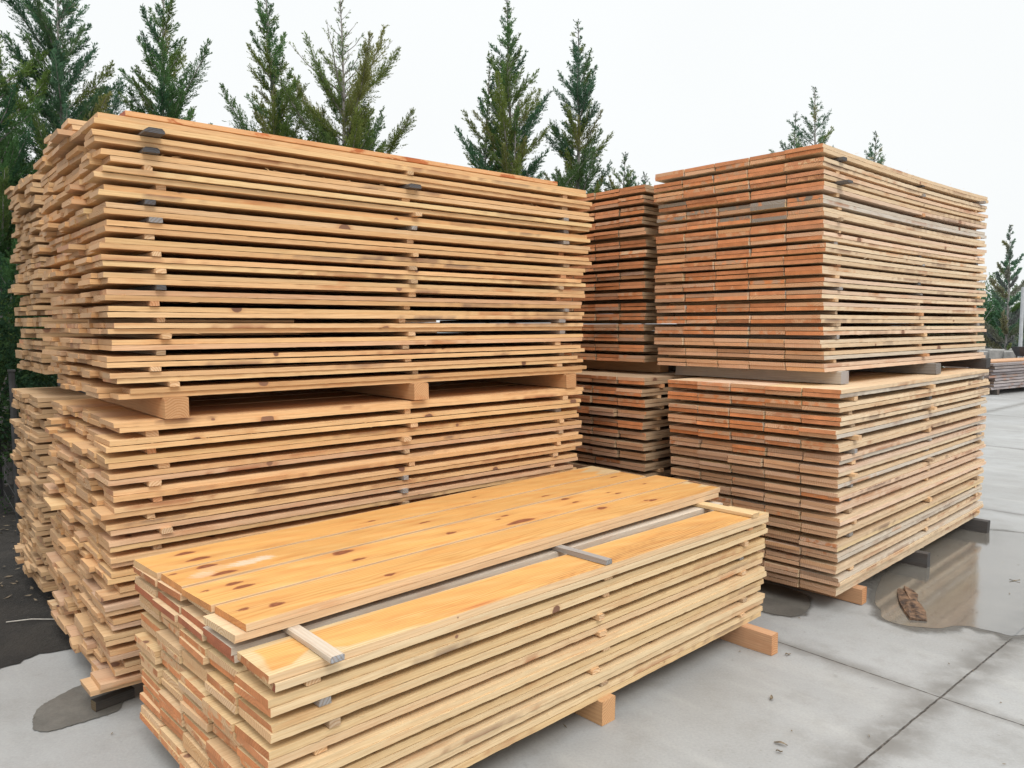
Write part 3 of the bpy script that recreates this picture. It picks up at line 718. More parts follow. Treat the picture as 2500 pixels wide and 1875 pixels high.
for i, b in enumerate(BOARDS):
    pk = b['pk']; TH = TH_OF[pk[0]]; L = b['s1'] - b['s0']; W = b['t1'] - b['t0']; kw = dict(b['kw']); spl = kw.pop('spl', 0)
    arr = board_arrays(L, W, TH - (.0026 if pk[0] in 'BE' else .0019), b['seed'], b['tone'], b['endtone'], **kw)
    arr = splinters(arr, L, TH, spl, b['seed'] + 1, b['tone'])
    loc = to_world(pk, b['s0'], b['t0'], b['zb']); yaw = PACK[pk][2] + b['rz']
    if i in KEEP:
        # geometry kept about the board's middle so its origin sits under its centre of mass
        V = arr[0].copy(); V[:, 0] -= L / 2; V[:, 1] -= W / 2
        me = board_mesh('sawn_board', (V,) + arr[1:])
        ca, sa = math.cos(yaw), math.sin(yaw)
        loc = loc + np.array([ca * L / 2 - sa * W / 2, sa * L / 2 + ca * W / 2, 0])
        o = link('sawn_board', me, None, None, tuple(loc), yaw)
        top_first = b['course'] + (1 if pk == 'C' else 0)
        if b['course'] == -1 and pk == 'Au':
            if 'orange' in b['word']: lab = 'orange board lying uppermost on the tall left stack, just behind its front edge'
            else: lab = f"loose {b['word']} board, {'upper' if b['pair'] == 0 else 'lower'} of pair, {PHRASE_COL[sum(1 for q in BOARDS if q['pk']=='Au' and q['course']==-1 and q['pair']==b['pair'] and q['t0']<b['t0'])]}, crowning tall left stack"
        else:
            lab = f"{b['word']} board, {'upper' if b['pair'] == 0 else 'lower'} of pair, {ORD[top_first]} layer, {PHRASE_COL[b['col']]}, {PNAME[pk]}"
        tag(o, lab, 'board', GROUPS[pk[0]])
    else:
        ca, sa = math.cos(yaw), math.sin(yaw); V = arr[0]
        Wd = np.stack([V[:, 0] * ca - V[:, 1] * sa + loc[0], V[:, 0] * sa + V[:, 1] * ca + loc[1], V[:, 2] + loc[2]], 1)
        rest[0].append(Wd); rest[1].append(arr[1] + nrest); nrest += len(V)
        for k in (2, 3, 4): rest[k].append(arr[k])
me = board_mesh('stacked_boards', tuple(np.concatenate(r) for r in rest))
tag(link('stacked_boards', me), 'ragged mass of remaining sawn boards filling the timber stacks', 'boards', kind='stuff')

# ------------------------------------------------------------------ spacer sticks and support beams
def stick_mesh(name, L, w, h, seed, tone, endtone, chamfer=0.0, endstain=0.0, rough=.0008):
    """squared stick along y (0..L), x across, with worn or bevelled arrises; end grain carries its own colour"""
    r = np.random.default_rng(seed); c = max(chamfer, .0015)
    cl, crr = c * r.uniform(.3, 1), c * r.uniform(.3, 1)
    prof = [(-w/2 + .0012, 0), (w/2 - .0012, 0), (w/2, .0012), (w/2, h - crr), (w/2 - crr * 1.3, h), (-w/2 + cl * 1.3, h), (-w/2, h - cl), (-w/2, .0012)]
    ys = np.linspace(0, L, 9); V, Q, tn, sc = [], [], [], []
    rings = []
    for y in ys:
        rings.append(np.array([(px + r.normal(0, rough), y, np.clip(pz + r.normal(0, rough * .3), 0, h)) for px, pz in prof]))
    base = 0
    for k in range(8):
        a = np.array([q[k] for q in rings]); b2 = np.array([q[(k + 1) % 8] for q in rings])
        V += [a, b2]; n = len(a)
        for i in range(n - 1): Q.append((base + i, base + n + i, base + n + i + 1, base + i + 1))
        base += 2 * n
        tn.append(np.tile([*tone, .0], (2 * n, 1))); sc.append(np.tile([.3, .15, .08, .5], (2 * n, 1)))
    polys = [tuple(q) for q in Q]
    for idx in (0, -1):
        e = rings[idx].copy(); e[:, 1] += r.normal(0, .001, 8); V.append(e)
        p = tuple(range(base, base + 8)); polys.append(p[::1] if idx == 0 else p[::-1]); base += 8
        tn.append(np.tile([*endtone, endstain], (8, 1))); sc.append(np.tile([.36, .14, .07, 0], (8, 1)))
    V = np.concatenate(V); me = np_mesh(name, V, polys=polys)
    off = np.array([r.uniform(-.08, .08), r.uniform(-30, 30), r.uniform(.01, .06)])
    wc = (V + off)[:, [1, 0, 2]]
    set_attr(me, 'wc', 'FLOAT_VECTOR', wc); set_attr(me, 'tone', 'FLOAT_COLOR', np.concatenate(tn)); set_attr(me, 'stc', 'FLOAT_COLOR', np.concatenate(sc))
    me.materials.append(WOOD); return me
STONES = [('tan', (.66, .44, .24), (.70, .49, .29)), ('grey', (.36, .335, .30), (.30, .295, .29)), ('dark', (.13, .115, .10), (.09, .09, .095)),
          ('reddish', (.60, .34, .18), (.60, .32, .16)), ('brown', (.42, .31, .20), (.45, .33, .21))]
def place_stick(pk, s, z, h, w, L, out, kind, label, cat, group, name='spacer_stick', chamfer=0.0, rz=0.0, colors=None, tshift=0.0, rough=.0009):
    word, tone, et = STONES[kind] if colors is None else colors
    me = stick_mesh(name, L, w, h, int(rng.integers(1e9)), jit(tone, .08), jit(et, .08), chamfer, rough=rough)
    yaw = PACK[pk][2] + rz
    loc = to_world(pk, s, -out + tshift, z)
    o = link(name, me, None, None, tuple(loc), yaw)
    return tag(o, label.format(word=word), cat, group)
ENDW = ['near end', 'middle', 'far end']
special = {('Au', 0, 0): (.075, .075, 2, .012), ('Au', 1, 0): (.06, .035, 2, .008), ('Au', 5, 0): (.05, .01, 1, .002), ('Au', 1, 1): (.07, .04, 2, .006), ('Au', 4, 0): (.04, .02, 2, .002),
           ('Bu', 2, 0): (.06, .06, 2, .002), ('Bu', 0, 0): (.05, .02, 2, .004)}
for pk in ('Au', 'Al', 'Bu', 'Bl', 'C', 'Du', 'Dl', 'Eu', 'El'):
    W = PACK[pk][3]; fam = pk[0]
    for k, (z, st) in enumerate(STK_Z[pk]):
        for e, s in enumerate((.19, 1.40, 2.49)):
            if fam in 'DE' and e != 0 and not (pk == 'Du' and abs(z - 1.6) < .12): continue
            w = rng.uniform(.03, .05); out = rng.normal(.0, .014); kind = int(rng.choice(5, p=[.56, .08, .05, .13, .18])); ch = .002 if rng.random() < .7 else .006
            if fam == 'B': kind = int(rng.choice(5, p=[.50, .17, .06, .07, .2])); out -= .006
            if fam == 'C': kind = int(rng.choice(5, p=[.45, .22, .0, .05, .28]))
            if fam in 'DE': out -= .02
            if (pk, k, e) in special: w, out, kind, ch = special[(pk, k, e)]
            sj = s + rng.normal(0, .022)
            lay = ORD[k + (1 if pk == 'C' else 0)]
            place_stick(pk, sj, z + .0006, st - .0016, w, W + out + rng.uniform(-.05, .03), out, kind, '{word} spacer stick under ' + f'the {lay} layer, {ENDW[e]}, {PNAME[pk]}',
                        'spacer stick', 'spacer sticks between the layers of ' + {'A': 'the tall left stack', 'B': 'the right stack', 'C': 'the low front stack', 'D': 'the far left stack', 'E': 'the middle stack'}[fam], chamfer=ch,
                        rz=rng.normal(0, .012))
# sticks under the top boards of the low front stack, their ends lying on the lowered front board
for s, w, out, kind, rz, lab in ((.175, .042, .052, 0, -.03, 'pale grey-tipped spacer stick lying across the orange board near its left end'),
                             (1.415, .036, .012, 1, .02, 'weathered grey spacer stick lying across the middle of the orange board'),
                             (2.52, .062, .03, 0, .0, 'pale tan spacer stick lying across the right end of the orange board')):
    cols = [('p', (.50, .43, .34), (.38, .385, .39)), ('g', (.30, .27, .235), (.27, .265, .25)), ('t', (.62, .45, .24), (.62, .45, .25))][[.175, 1.415, 2.52].index(s)]
    place_stick('C', s, CZ + .0004, .0195, w, 1.1, out, kind, lab, 'spacer stick', 'spacer sticks on top of the low front stack', chamfer=.004, rz=rz, colors=cols)
# sticks under the extra course of the tall left stack
for e, s in enumerate((.24, 1.40, 2.45)):
    place_stick('Au', s, zt_A + .0006, .0175, .045, 1.08, 0, [2, 4, 0][e], '{word} spacer stick under the loose top boards, ' + f'{ENDW[e]}, tall left stack', 'spacer stick', 'spacer sticks on top of the tall left stack', tshift=.16)
BEAM_N = ('orange-brown', (.54, .325, .165), (.54, .32, .16)); BEAM_G = ('weathered grey', (.25, .24, .22), (.20, .195, .19)); BEAM_D = ('blackish', (.085, .08, .075), (.06, .06, .06))
BEAM_R = ('reddish', (.52, .30, .165), (.53, .285, .14))
def beam(pk, s, z, h, w, out, W, cols, lab, rz=0.0):
    place_stick(pk, s, z, h, w, W, out, 0, lab, 'support beam', 'support beams under the packs', name='support_beam', chamfer=.007, rough=.0022, rz=rz, colors=cols)
zA0, zA1 = SPEC['Al'][1], SPEC['Au'][0]
for s, w, o_, l in ((.24, .095, .03, 'thick tan beam under the near end of the tall left upper pack'), (1.45, .088, .04, 'thick reddish tan beam under the middle of the tall left upper pack'),
                (2.56, .085, .02, 'thick tan beam under the far end of the tall left upper pack')):
    beam('Au', s, zA1 - .088, .0875, w, o_, 1.29, BEAM_N, l)
for s, l in ((.25, 'near end'), (1.4, 'middle'), (2.5, 'far end')):
    beam('Al', s, 0.0045, .0925, .09, -.2, 1.0, BEAM_N, f'ground beam under the {l} of the tall left stack')
zB0, zB1 = SPEC['Bl'][1], SPEC['Bu'][0]
for s, cols, o_, l in ((.215, ('pale grey', (.44, .415, .37), (.33, .32, .31)), .02, 'long weathered grey beam under the near end of the right upper pack'), (1.53, BEAM_G, .05, 'weathered grey beam poking out mid-way under the right upper pack'),
                   (2.62, BEAM_D, .03, 'dark grey beam with a split tip under the far end of the right upper pack')):
    beam('Bu', s, zB0 + .0006, zB1 - zB0 - .0012, .095, o_, 1.13, cols, l)
for s, cols, o_, l in ((.25, BEAM_R, .05, 'reddish orange beam end on the concrete under the right stack corner'), (1.23, BEAM_D, .075, 'blackish beam end at the puddle under the right stack'),
                   (2.46, BEAM_D, .105, 'dark wet beam end under the far end of the right stack')):
    beam('Bl', s, .0045, .0915, .065, o_, 1.1, cols, l)
for s, cols, o_, l in ((.24, BEAM_N, -.02, 'tan beam under the left end of the low front stack'), (1.43, BEAM_N, .018, 'short tan beam end under the middle of the low front stack'),
                   (2.513, BEAM_R, .158, 'long orange-brown beam jutting out under the right end of the low front stack')):
    beam('C', s, .0006, .1025,   .082 if s < 2 else .06, o_, 1.15, cols, l)
for pk, z0, z1 in (('Du', 1.20, SPEC['Du'][0]), ('Eu', 1.265, 1.345)):
    beam(pk, .26, z0 + .0006, z1 - z0 - .0012, .09, -.03, .9 if pk == 'Du' else 1.08, BEAM_N if pk == 'Eu' else BEAM_D, ('dark' if pk == 'Du' else 'reddish') + ' beam between the packs of the ' + ('far left stack' if pk == 'Du' else 'middle stack'))
    beam(pk, 2.4, z0 + .0006, z1 - z0 - .0012, .09, -.03, .9 if pk == 'Du' else 1.08, BEAM_N, 'beam between the packs at the back of the ' + ('far left stack' if pk == 'Du' else 'middle stack'))
for pk in ('Dl', 'El'):
    for s, l in ((.3, 'front'), (2.4, 'back')):
        beam(pk, s, .0045, .0915, .09, -.03, .9, BEAM_D, f'dark ground beam under the {l} of the ' + ('far left stack' if pk == 'Dl' else 'middle stack'))

# ------------------------------------------------------------------ litter on the concrete
def slab_piece(name, outline, h, mat, z, seed, bump=.006, nsub=1):
    r = np.random.default_rng(seed); n = len(outline); c = np.mean(outline, axis=0)
    V = [(x, y, z) for x, y in outline] + [(x + r.normal(0, .003), y + r.normal(0, .003), z + h + r.normal(0, bump * .5)) for x, y in outline]
    inner = [(c[0] + (x - c[0]) * .5, c[1] + (y - c[1]) * .55, z + h + r.normal(bump * .6, bump)) for x, y in outline]
    V += inner; V.append((c[0], c[1], z + h + bump))
    P = [tuple(range(n))[::-1]]
    for i in range(n):
        j = (i + 1) % n
        P += [(i, j, n + j, n + i), (n + i, n + j, 2 * n + j, 2 * n + i), (2 * n + i, 2 * n + j, 3 * n)]
    V = np.array(V); base = np.array([c[0], c[1], z]); me = np_mesh(name, V - base, polys=P)
    return link(name, me, mat, None, tuple(base))
bk = [(2.30, 4.44), (2.325, 4.475), (2.345, 4.455), (2.375, 4.51), (2.395, 4.44), (2.372, 4.36), (2.325, 4.265), (2.318, 4.20), (2.275, 4.09), (2.232, 3.985), (2.19, 3.998), (2.149, 4.008), (2.175, 4.12), (2.21, 4.23), (2.25, 4.33)]
tag(slab_piece('bark_piece', bk, .013, BARKPIECE, .0045, 4, .0035), 'broken slab of brown pine bark lying in the puddle', 'bark')
me = stick_mesh('wood_offcut', .16, .042, .042, 5, (.06, .055, .05), (.13, .10, .06), .002)
tag(link('wood_offcut', me, None, None, (-1.74, 3.05, .0048), R(-38)), 'small dark wood offcut lying on the damp patch at the left', 'offcut')
def leaf(x, y, L, w, rz, seed, label):
    r = np.random.default_rng(seed); n = 5; V = []
    for i in range(n):
        u = i / (n - 1); ww = w * math.sin(math.pi * min(.98, .06 + u * .92)) ** .8
        zc = .006 + .006 * math.sin(u * 3 + seed) ** 2
        V += [(u * L, -ww, zc + .004 * r.random()), (u * L, 0, zc - .002), (u * L, ww, zc + .004 * r.random())]
    P = []
    for i in range(n - 1):
        for k in range(2): P.append((i*3+k, (i+1)*3+k, (i+1)*3+k+1, i*3+k+1))
    me = np_mesh('dry_leaf', np.array(V), polys=P)
    o = link('dry_leaf', me, DRYLEAF, None, (x, y, 0), rz); return tag(o, label, 'leaf', 'dry leaves on the concrete')
leaf(1.319, 3.568, .035, .006, .4, 1, 'tiny dry leaf beside the jutting orange-brown beam')
leaf(1.10, 3.125, .038, .007, 1.2, 2, 'curled dry leaf alone on the open slab left of the joint')
leaf(1.0, 2.80, .05, .007, -.5, 3, 'narrow dark leaf on the concrete near the bottom of the photo')
leaf(.985, 2.735, .025, .006, -.1, 4, 'small brown leaf just in front of the narrow dark leaf')
leaf(3.10, 4.64, .06, .006, -.2, 5, 'thin floating leaf in the bright part of the puddle')
# litter on the soil: uncountable flecks
r2 = np.random.default_rng(12); n = 2600
cx = r2.uniform(-6.5, -1.6, n); cy = r2.uniform(2.6, 9, n)
inside = ((cx + 2.13) * .62 + (cy - 3.72) * .78 > 0.0) | (cx < -2.9)
inside &= (cx < -2.0) & (cy > 3.4)
cx, cy = cx[inside], cy[inside]; n = len(cx)
an = r2.uniform(0, 6.28, n); Lf = r2.uniform(.015, .06, n); wf = r2.uniform(.004, .016, n); zz = r2.uniform(.006, .02, n)
q = np.stack([np.stack([cx - np.cos(an)*Lf/2, cy - np.sin(an)*Lf/2, zz], 1), np.stack([cx + np.sin(an)*wf, cy - np.cos(an)*wf, zz + .004], 1),
              np.stack([cx + np.cos(an)*Lf/2, cy + np.sin(an)*Lf/2, zz + r2.uniform(0, .015, n)], 1), np.stack([cx - np.sin(an)*wf, cy + np.cos(an)*wf, zz], 1)], 1)
me = np_mesh('leaf_litter', q.reshape(-1, 3), np.arange(4 * n).reshape(-1, 4))
tag(link('leaf_litter', me, DRYLEAF), 'scattered dead leaves and chips on the dark soil', 'leaf litter', kind='stuff')
# splinters and chips dropped round the stacks: uncountable
r3 = np.random.default_rng(21); n = 120
cx = r3.uniform(-2.2, 3.4, n); cy = r3.uniform(1.6, 5.2, n)
an = r3.uniform(0, 6.28, n); Lf = r3.gamma(2, .007, n) + .004; wf = r3.uniform(.001, .0035, n); zz = np.full(n, .0055)
q = np.stack([np.stack([cx - np.cos(an)*Lf/2, cy - np.sin(an)*Lf/2, zz], 1), np.stack([cx + np.sin(an)*wf, cy - np.cos(an)*wf, zz + .002], 1),
              np.stack([cx + np.cos(an)*Lf/2, cy + np.sin(an)*Lf/2, zz + r3.uniform(0, .004, n)], 1), np.stack([cx - np.sin(an)*wf, cy + np.cos(an)*wf, zz], 1)], 1)
me = np_mesh('wood_chips', q.reshape(-1, 3), np.arange(4 * n).reshape(-1, 4))
tag(link('wood_chips', me, DRYLEAF), 'tiny wood chips and splinters strewn over the concrete', 'wood chips', kind='stuff')
# a pale bent twig on the soil
def tube(pts, rads, sides=5):
    pts = [Vector(p) for p in pts]; V, P = [], []
    for i, p in enumerate(pts):
        d = (pts[min(i + 1, len(pts) - 1)] - pts[max(i - 1, 0)]).normalized()
        a = d.cross(Vector((0.31, .17, .93))).normalized(); b = d.cross(a)
        for k in range(sides):
            t = 2 * math.pi * k / sides; V.append(p + (a * math.cos(t) + b * math.sin(t)) * rads[i])
    for i in range(len(pts) - 1):
        for k in range(sides): P.append((i*sides+k, i*sides+(k+1) % sides, (i+1)*sides+(k+1) % sides, (i+1)*sides+k))
    P.append(tuple(range(sides))[::-1]); P.append(tuple(range((len(pts)-1)*sides, len(pts)*sides)))
    return [tuple(v) for v in V], P
class MB:
    def __init__(s): s.V, s.P = [], []
    def add(s, vp):
        o = len(s.V); s.V += vp[0]; s.P += [tuple(i + o for i in p) for p in vp[1]]
    def box(s, c, d, rz=0.0):
        x, y, z = (v / 2 for v in d); ca, sa = math.cos(rz), math.sin(rz)
        v = [(px, py, pz) for pz in (-z, z) for px, py in ((-x, -y), (x, -y), (x, y), (-x, y))]
        s.add(([(c[0]+a*ca-b*sa, c[1]+a*sa+b*ca, c[2]+e) for a, b, e in v], [(3,2,1,0),(4,5,6,7),(0,1,5,4),(1,2,6,5),(2,3,7,6),(3,0,4,7)]))
    def build(s, name, mat, parent=None, smooth=False, loc=(0,0,0), rz=0.0):
        me = np_mesh(name, np.array(s.V), polys=s.P, smooth=smooth); return link(name, me, mat, parent, loc, rz)
tw = MB(); tw.add(tube([(0, 0, .008), (.12, .01, .014), (.25, 0, .010), (.36, .03, .02), (.42, .06, .012)], [.003, .003, .0028, .002, .001]))
tw.add(tube([(.25, 0, .01), (.30, -.03, .02), (.36, -.035, .012)], [.0025, .002, .001])); tw.add(tube([(.30, .015, .015), (.36, .0, .025), (.41, .01, .02)], [.002, .0015, .001]))
tag(tw.build('dry_twig', flat_noise_mat('pale_twig', (.38, .35, .31), (.5, .47, .42), 20), None, False, (-2.72, 3.98, 0.004), R(8)), 'pale dry forked twig on the dark soil left of the stacks', 'twig')

# ------------------------------------------------------------------ trees
def unit(v): return v / np.maximum(np.linalg.norm(v, axis=-1, keepdims=True), 1e-9)
PAL = {'dark': np.array([(.034, .070, .026), (.046, .088, .034), (.028, .062, .032), (.060, .094, .026)]),
       'blue': np.array([(.040, .078, .048), (.048, .090, .052), (.032, .068, .036), (.056, .092, .044)]),
       'olive': np.array([(.076, .098, .027), (.062, .092, .030), (.092, .100, .034), (.044, .076, .028)])}
def conifer(name, label, x, y, H, zlow, spread, seed, pal='dark', second=None, dens=1.0, lower=1.0, bare=0.0, tilt=0.0, long_p=.14, olive_below=None, leafsize=1.0, step=.031, colour_gain=1.0):
    r = np.random.default_rng(seed)
    root = tag(link(name, None, None, None, (x, y, .004)), label, 'tree', 'conifers behind the timber stacks')
    wood = MB()
    TS, TD, TL, TC, TR = [], [], [], [], []          # twig start, dir, len, colour, density
    def leader(bx, by, z0, z1, spr, rad, ztop_bare, first):
        n = 12; pts = []
        ph = r.uniform(0, 6.28)
        for i in range(n):
            u = i / (n - 1); w = .05 * math.sin(u * 5 + ph) * u
            pts.append((bx + w + tilt * u * (z1 - z0), by + w * .5, z0 + (z1 - z0) * u))
        P = np.array(pts)
        wood.add(tube(pts, [rad * (1 - .96 * i / (n - 1)) + .003 for i in range(n)], 7))
        z = max(z0 + .1, zlow); az = r.uniform(0, 6.28)
        while z < z1 - .03:
            az += 2.4 + r.normal(0, .5)
            h = z1 - z
            L = 1.12 * spr * h ** .72 * r.uniform(.55, 1.15)
            if h < .35: L *= .8
            if r.random() < long_p and h > .5: L *= r.uniform(1.45, 1.95)
            L = min(L, 1.5 * lower)
            u = (z - z0) / (z1 - z0)
            st = np.array([np.interp(z, P[:, 2], P[:, 0]), np.interp(z, P[:, 2], P[:, 1]), z])
            elev0 = R(r.uniform(28, 52)); elev1 = R(r.uniform(48, 76))
            m_ = max(5, int(L / .06)); bp = [st]; d = None
            bd = []
            for i in range(m_):
                e = elev0 + (elev1 - elev0) * (i / m_) ** 1.4
                d = np.array([math.cos(az) * math.cos(e), math.sin(az) * math.cos(e), math.sin(e)]) + r.normal(0, .05, 3)
                d /= np.linalg.norm(d); bd.append(d); bp.append(bp[-1] + d * L / m_)
            bd.append(bd[-1])
            rr = .004 + .012 * L
            wood.add(tube([tuple(q) for q in bp], [max(.0016, rr * (1 - .9 * i / m_)) for i in range(m_ + 1)], 4))
            bp = np.array(bp); bd = np.array(bd)
            cidx = r.integers(4); pl = PAL[pal]
            if olive_below is not None and z < olive_below and r.random() < .6: pl = PAL['olive']
            elif r.random() < .13: pl = PAL['olive']
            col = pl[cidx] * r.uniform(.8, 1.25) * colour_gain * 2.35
            ds = dens
            if ztop_bare and h < ztop_bare: ds = dens * (.13 + .35 * (r.random() < .35))
            nt = max(4, int(L / .0068 * ds))
            uu = np.sort(r.uniform(.06, 1.0, nt)); pos = uu * m_
            i0 = np.clip(pos.astype(int), 0, m_ - 1); fr = (pos - i0)[:, None]
            S = bp[i0] * (1 - fr) + bp[i0 + 1] * fr; D = bd[i0]
            side = unit(np.cross(D, r.normal(0, 1, (nt, 3)))); ang = np.radians(r.uniform(16, 46, nt))[:, None]
            T = unit(D * np.cos(ang) + side * np.sin(ang) + np.array([0, 0, .18]))
            TL.append(np.maximum(.03, (1 - uu ** 2.2 * .8) * (.05 + .26 * L) * r.uniform(.45, 1.1, nt)) * .8)
            TS.append(S); TD.append(T); TC.append(np.tile(col, (nt, 1)) * r.uniform(.82, 1.2, (nt, 1))); TR.append(np.full(nt, ds))
            z += step * r.uniform(.6, 1.5) * (1 + .3 * (h < .5)) / (.7 + .3 * dens)
        # tip spray
        k = 10; TS.append(np.tile(P[-1] - [0, 0, .05], (k, 1)) + np.array([0, 0, 1]) * r.uniform(-.12, .04, (k, 1))); TD.append(unit(np.array([0, 0, 1.]) + r.normal(0, .45, (k, 3))))
        TL.append(r.uniform(.03, .10, k)); TC.append(np.tile(PAL[pal][0], (k, 1))); TR.append(np.ones(k))
    leader(0, 0, 0.0, H, spread, (.006 + .009 * H), bare, True)
    if second:
        for (bx, by, z0, z1, sp2) in second: leader(bx, by, z0, z1, sp2, .028, 0, False)
    wood.build('trunk', BARK, root)
    S = np.concatenate(TS); D = np.concatenate(TD); Ln = np.concatenate(TL); C = np.concatenate(TC)
    # leaves along each twig, plus short side sprigs
    per = np.maximum(5, (Ln / .0046).astype(int)); idx = np.repeat(np.arange(len(S)), per); n = len(idx)
    u = r.uniform(.05, 1.0, n)
    d = D[idx]; up = np.array([0, 0, .12])
    sd = unit(np.cross(d, r.normal(0, 1, (n, 3))))
    sprig = (1 - u) * Ln[idx] * r.uniform(0, .26, n)
    pos = S[idx] + d * (u * Ln[idx])[:, None] + (sd * .8 + d * .6) * sprig[:, None] - np.array([0, 0, .10]) * (u ** 2 * Ln[idx])[:, None]
    a = np.radians(r.uniform(4, 32, n))[:, None]
    ld = unit(d * np.cos(a) + sd * np.sin(a) + up)
    ll = r.uniform(.014, .030, n)[:, None] * leafsize; lw = ll * r.uniform(.11, .18, n)[:, None]
    wd = unit(np.cross(ld, r.normal(0, 1, (n, 3))))
    q = np.stack([pos, pos + ld * ll * .45 - wd * lw, pos + ld * ll, pos + ld * ll * .45 + wd * lw], 1)
    me = np_mesh('crown', q.reshape(-1, 3), np.arange(4 * n).reshape(-1, 4))
    col = np.repeat(C[idx] * r.uniform(.85, 1.18, (n, 1)), 4, axis=0)
    set_attr(me, 'tone', 'FLOAT_COLOR', np.concatenate([np.clip(col, .008, .3), np.ones((len(col), 1))], 1))
    link('crown', me, LEAF, root)
    return n
def at(px, Y, z=CAM_H): return (px - 1250) / F_PX * (Y * cp - (z - CAM_H) * sp)
def zt(py, Y): return CAM_H + Y * math.tan(math.atan((937.5 - py) / F_PX) - PITCH)
TREES = [
 # px, dist, tip py, zlow, spread, seed, kwargs, label
 (-30, 7.6, 60, .25, .50, 101, dict(pal='dark', lower=1.0), 'dark conifer cut off by the left edge of the photo'),
 (158, 8.2, -80, .25, .50, 102, dict(pal='blue', second=[(.42, .1, 1.2, 3.95, .24), (-.4, .2, 1.0, 3.6, .28)]), 'bushy blue-green conifer rising above the left end of the tall stack'),
 (402, 8.8, -40, 1.4, .38, 103, dict(pal='dark', long_p=.2), 'dark conifer with two long upswept side branches behind the tall left stack'),
 (664, 9.2, -50, 1.6, .33, 104, dict(pal='dark', olive_below=4.6), 'dense narrow conifer standing just left of the thin-topped one'),
 (832, 9.4, 0, 1.6, .44, 105, dict(pal='olive', bare=1.2, second=[(.25, .1, 1.5, 4.25, .26), (-.18, .1, 1.5, 4.2, .2)], long_p=.3), 'olive conifer with a bare thin grey top'),
 (1250, 9.9, 2, 1.6, .36, 106, dict(pal='dark', second=[(-.32, .1, 1.2, 4.95, .22), (.0, -.3, 1.2, 4.1, .3)], olive_below=4.3), 'tall twin-topped conifer behind the right end of the tall stack'),
 (1408, 10.3, 55, 1.6, .35, 107, dict(pal='blue', olive_below=4.2, second=[(.62, .1, 1.2, 3.85, .46), (.95, .15, 1.2, 3.6, .46)]), 'slender pointed conifer between the left and right stacks'),
 (1990, 12.6, 218, 1.8, .40, 108, dict(pal='blue', second=[(-.27, .1, 1.2, 5.0, .38)], long_p=.1, dens=.7), 'small forked conifer tip peeking over the right stack corner'),
 (2105, 13.2, 325, 1.8, .36, 109, dict(pal='blue', dens=.9, long_p=.1, tilt=.04), 'tiny conifer shoot peeking over the right stack top edge'),
 (2462, 22.0, 552, .3, .36, 110, dict(pal='blue', leafsize=1.9, step=.075, colour_gain=2.1), 'tall feathery conifer far off at the right beside the pole'),  # bluish palette and raised leaf colour stand in for distance haze
 (2600, 22.5, 520, .3, .40, 111, dict(pal='blue', leafsize=1.9, step=.075, colour_gain=2.1), 'distant conifer half cut off by the right edge'),  # haze put into the leaf colour here too, by the same gain
]
total = 0
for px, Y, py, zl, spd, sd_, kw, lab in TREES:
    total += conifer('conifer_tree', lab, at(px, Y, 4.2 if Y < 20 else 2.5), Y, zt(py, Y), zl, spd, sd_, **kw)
print('leaves', total, 'boards', len(BOARDS))

def shrub(label, x, y, rx, h, seed, gain=1.0, size=1.0, n_tw=700):
    r = np.random.default_rng(seed)
    root = tag(link('shrub', None, None, None, (x, y, .004)), label, 'shrub', 'shrubs along the edge of the yard')
    w = MB(); S, D, L, C = [], [], [], []
    for k in range(9):
        az = r.uniform(0, 6.28); tipv = np.array([math.cos(az) * rx * r.uniform(.2, .8), math.sin(az) * rx * r.uniform(.2, .8), h * r.uniform(.6, .95)])
        pts = [tipv * t + np.array([0, 0, .08 * math.sin(t * 3)]) for t in np.linspace(0, 1, 5)]
        w.add(tube([tuple(p) for p in pts], [.03, .024, .018, .012, .005], 5))
    w.build('trunk', BARK, root)
    lob = [(np.array([r.uniform(-.6, .6) * rx, r.uniform(-.6, .6) * rx, h * r.uniform(.25, .72)]), r.uniform(.3, .55)) for _ in range(9)]
    for c, f in lob:
        m_ = n_tw // 9; d = unit(r.normal(0, 1, (m_, 3)) + np.array([0, 0, .35]))
        rad = r.uniform(.35, 1, (m_, 1)) ** .6
        S.append(c + d * rad * np.array([rx * f, rx * f, h * f * .75])); D.append(unit(d + r.normal(0, .4, (m_, 3)) + np.array([0, 0, .5]))); L.append(r.uniform(.08, .25, m_) * size)
        C.append(PAL[['dark', 'blue', 'olive'][r.choice(3, p=[.55, .3, .15])]][r.integers(4)] * r.uniform(.8, 1.25, (m_, 1)) * gain)
    S, D, L, C = (np.concatenate(a) for a in (S, D, L, C)); S[:, 2] = np.maximum(S[:, 2], .05)
    per = np.maximum(5, (L / .012 / size).astype(int)); idx = np.repeat(np.arange(len(S)), per); n = len(idx)
    u = r.uniform(0, 1, n)[:, None]; d = D[idx]; sd2 = unit(np.cross(d, r.normal(0, 1, (n, 3))))
    pos = S[idx] + d * u * L[idx][:, None] + sd2 * (1 - u) * L[idx][:, None] * r.uniform(0, .4, (n, 1)); ld = unit(d + sd2 * .6)
    ll = r.uniform(.02, .045, n)[:, None] * size; lw = ll * .25; wd = unit(np.cross(ld, r.normal(0, 1, (n, 3))))
    q = np.stack([pos, pos + ld * ll * .5 - wd * lw, pos + ld * ll, pos + ld * ll * .5 + wd * lw], 1)
    me = np_mesh('crown', q.reshape(-1, 3), np.arange(4 * n).reshape(-1, 4))
    col = np.repeat(C[idx] * r.uniform(.75, 1.3, (n, 1)), 4, axis=0)
    set_attr(me, 'tone', 'FLOAT_COLOR', np.concatenate([np.clip(col, .008, .3), np.ones((len(col), 1))], 1))
    link('crown', me, LEAF, root)
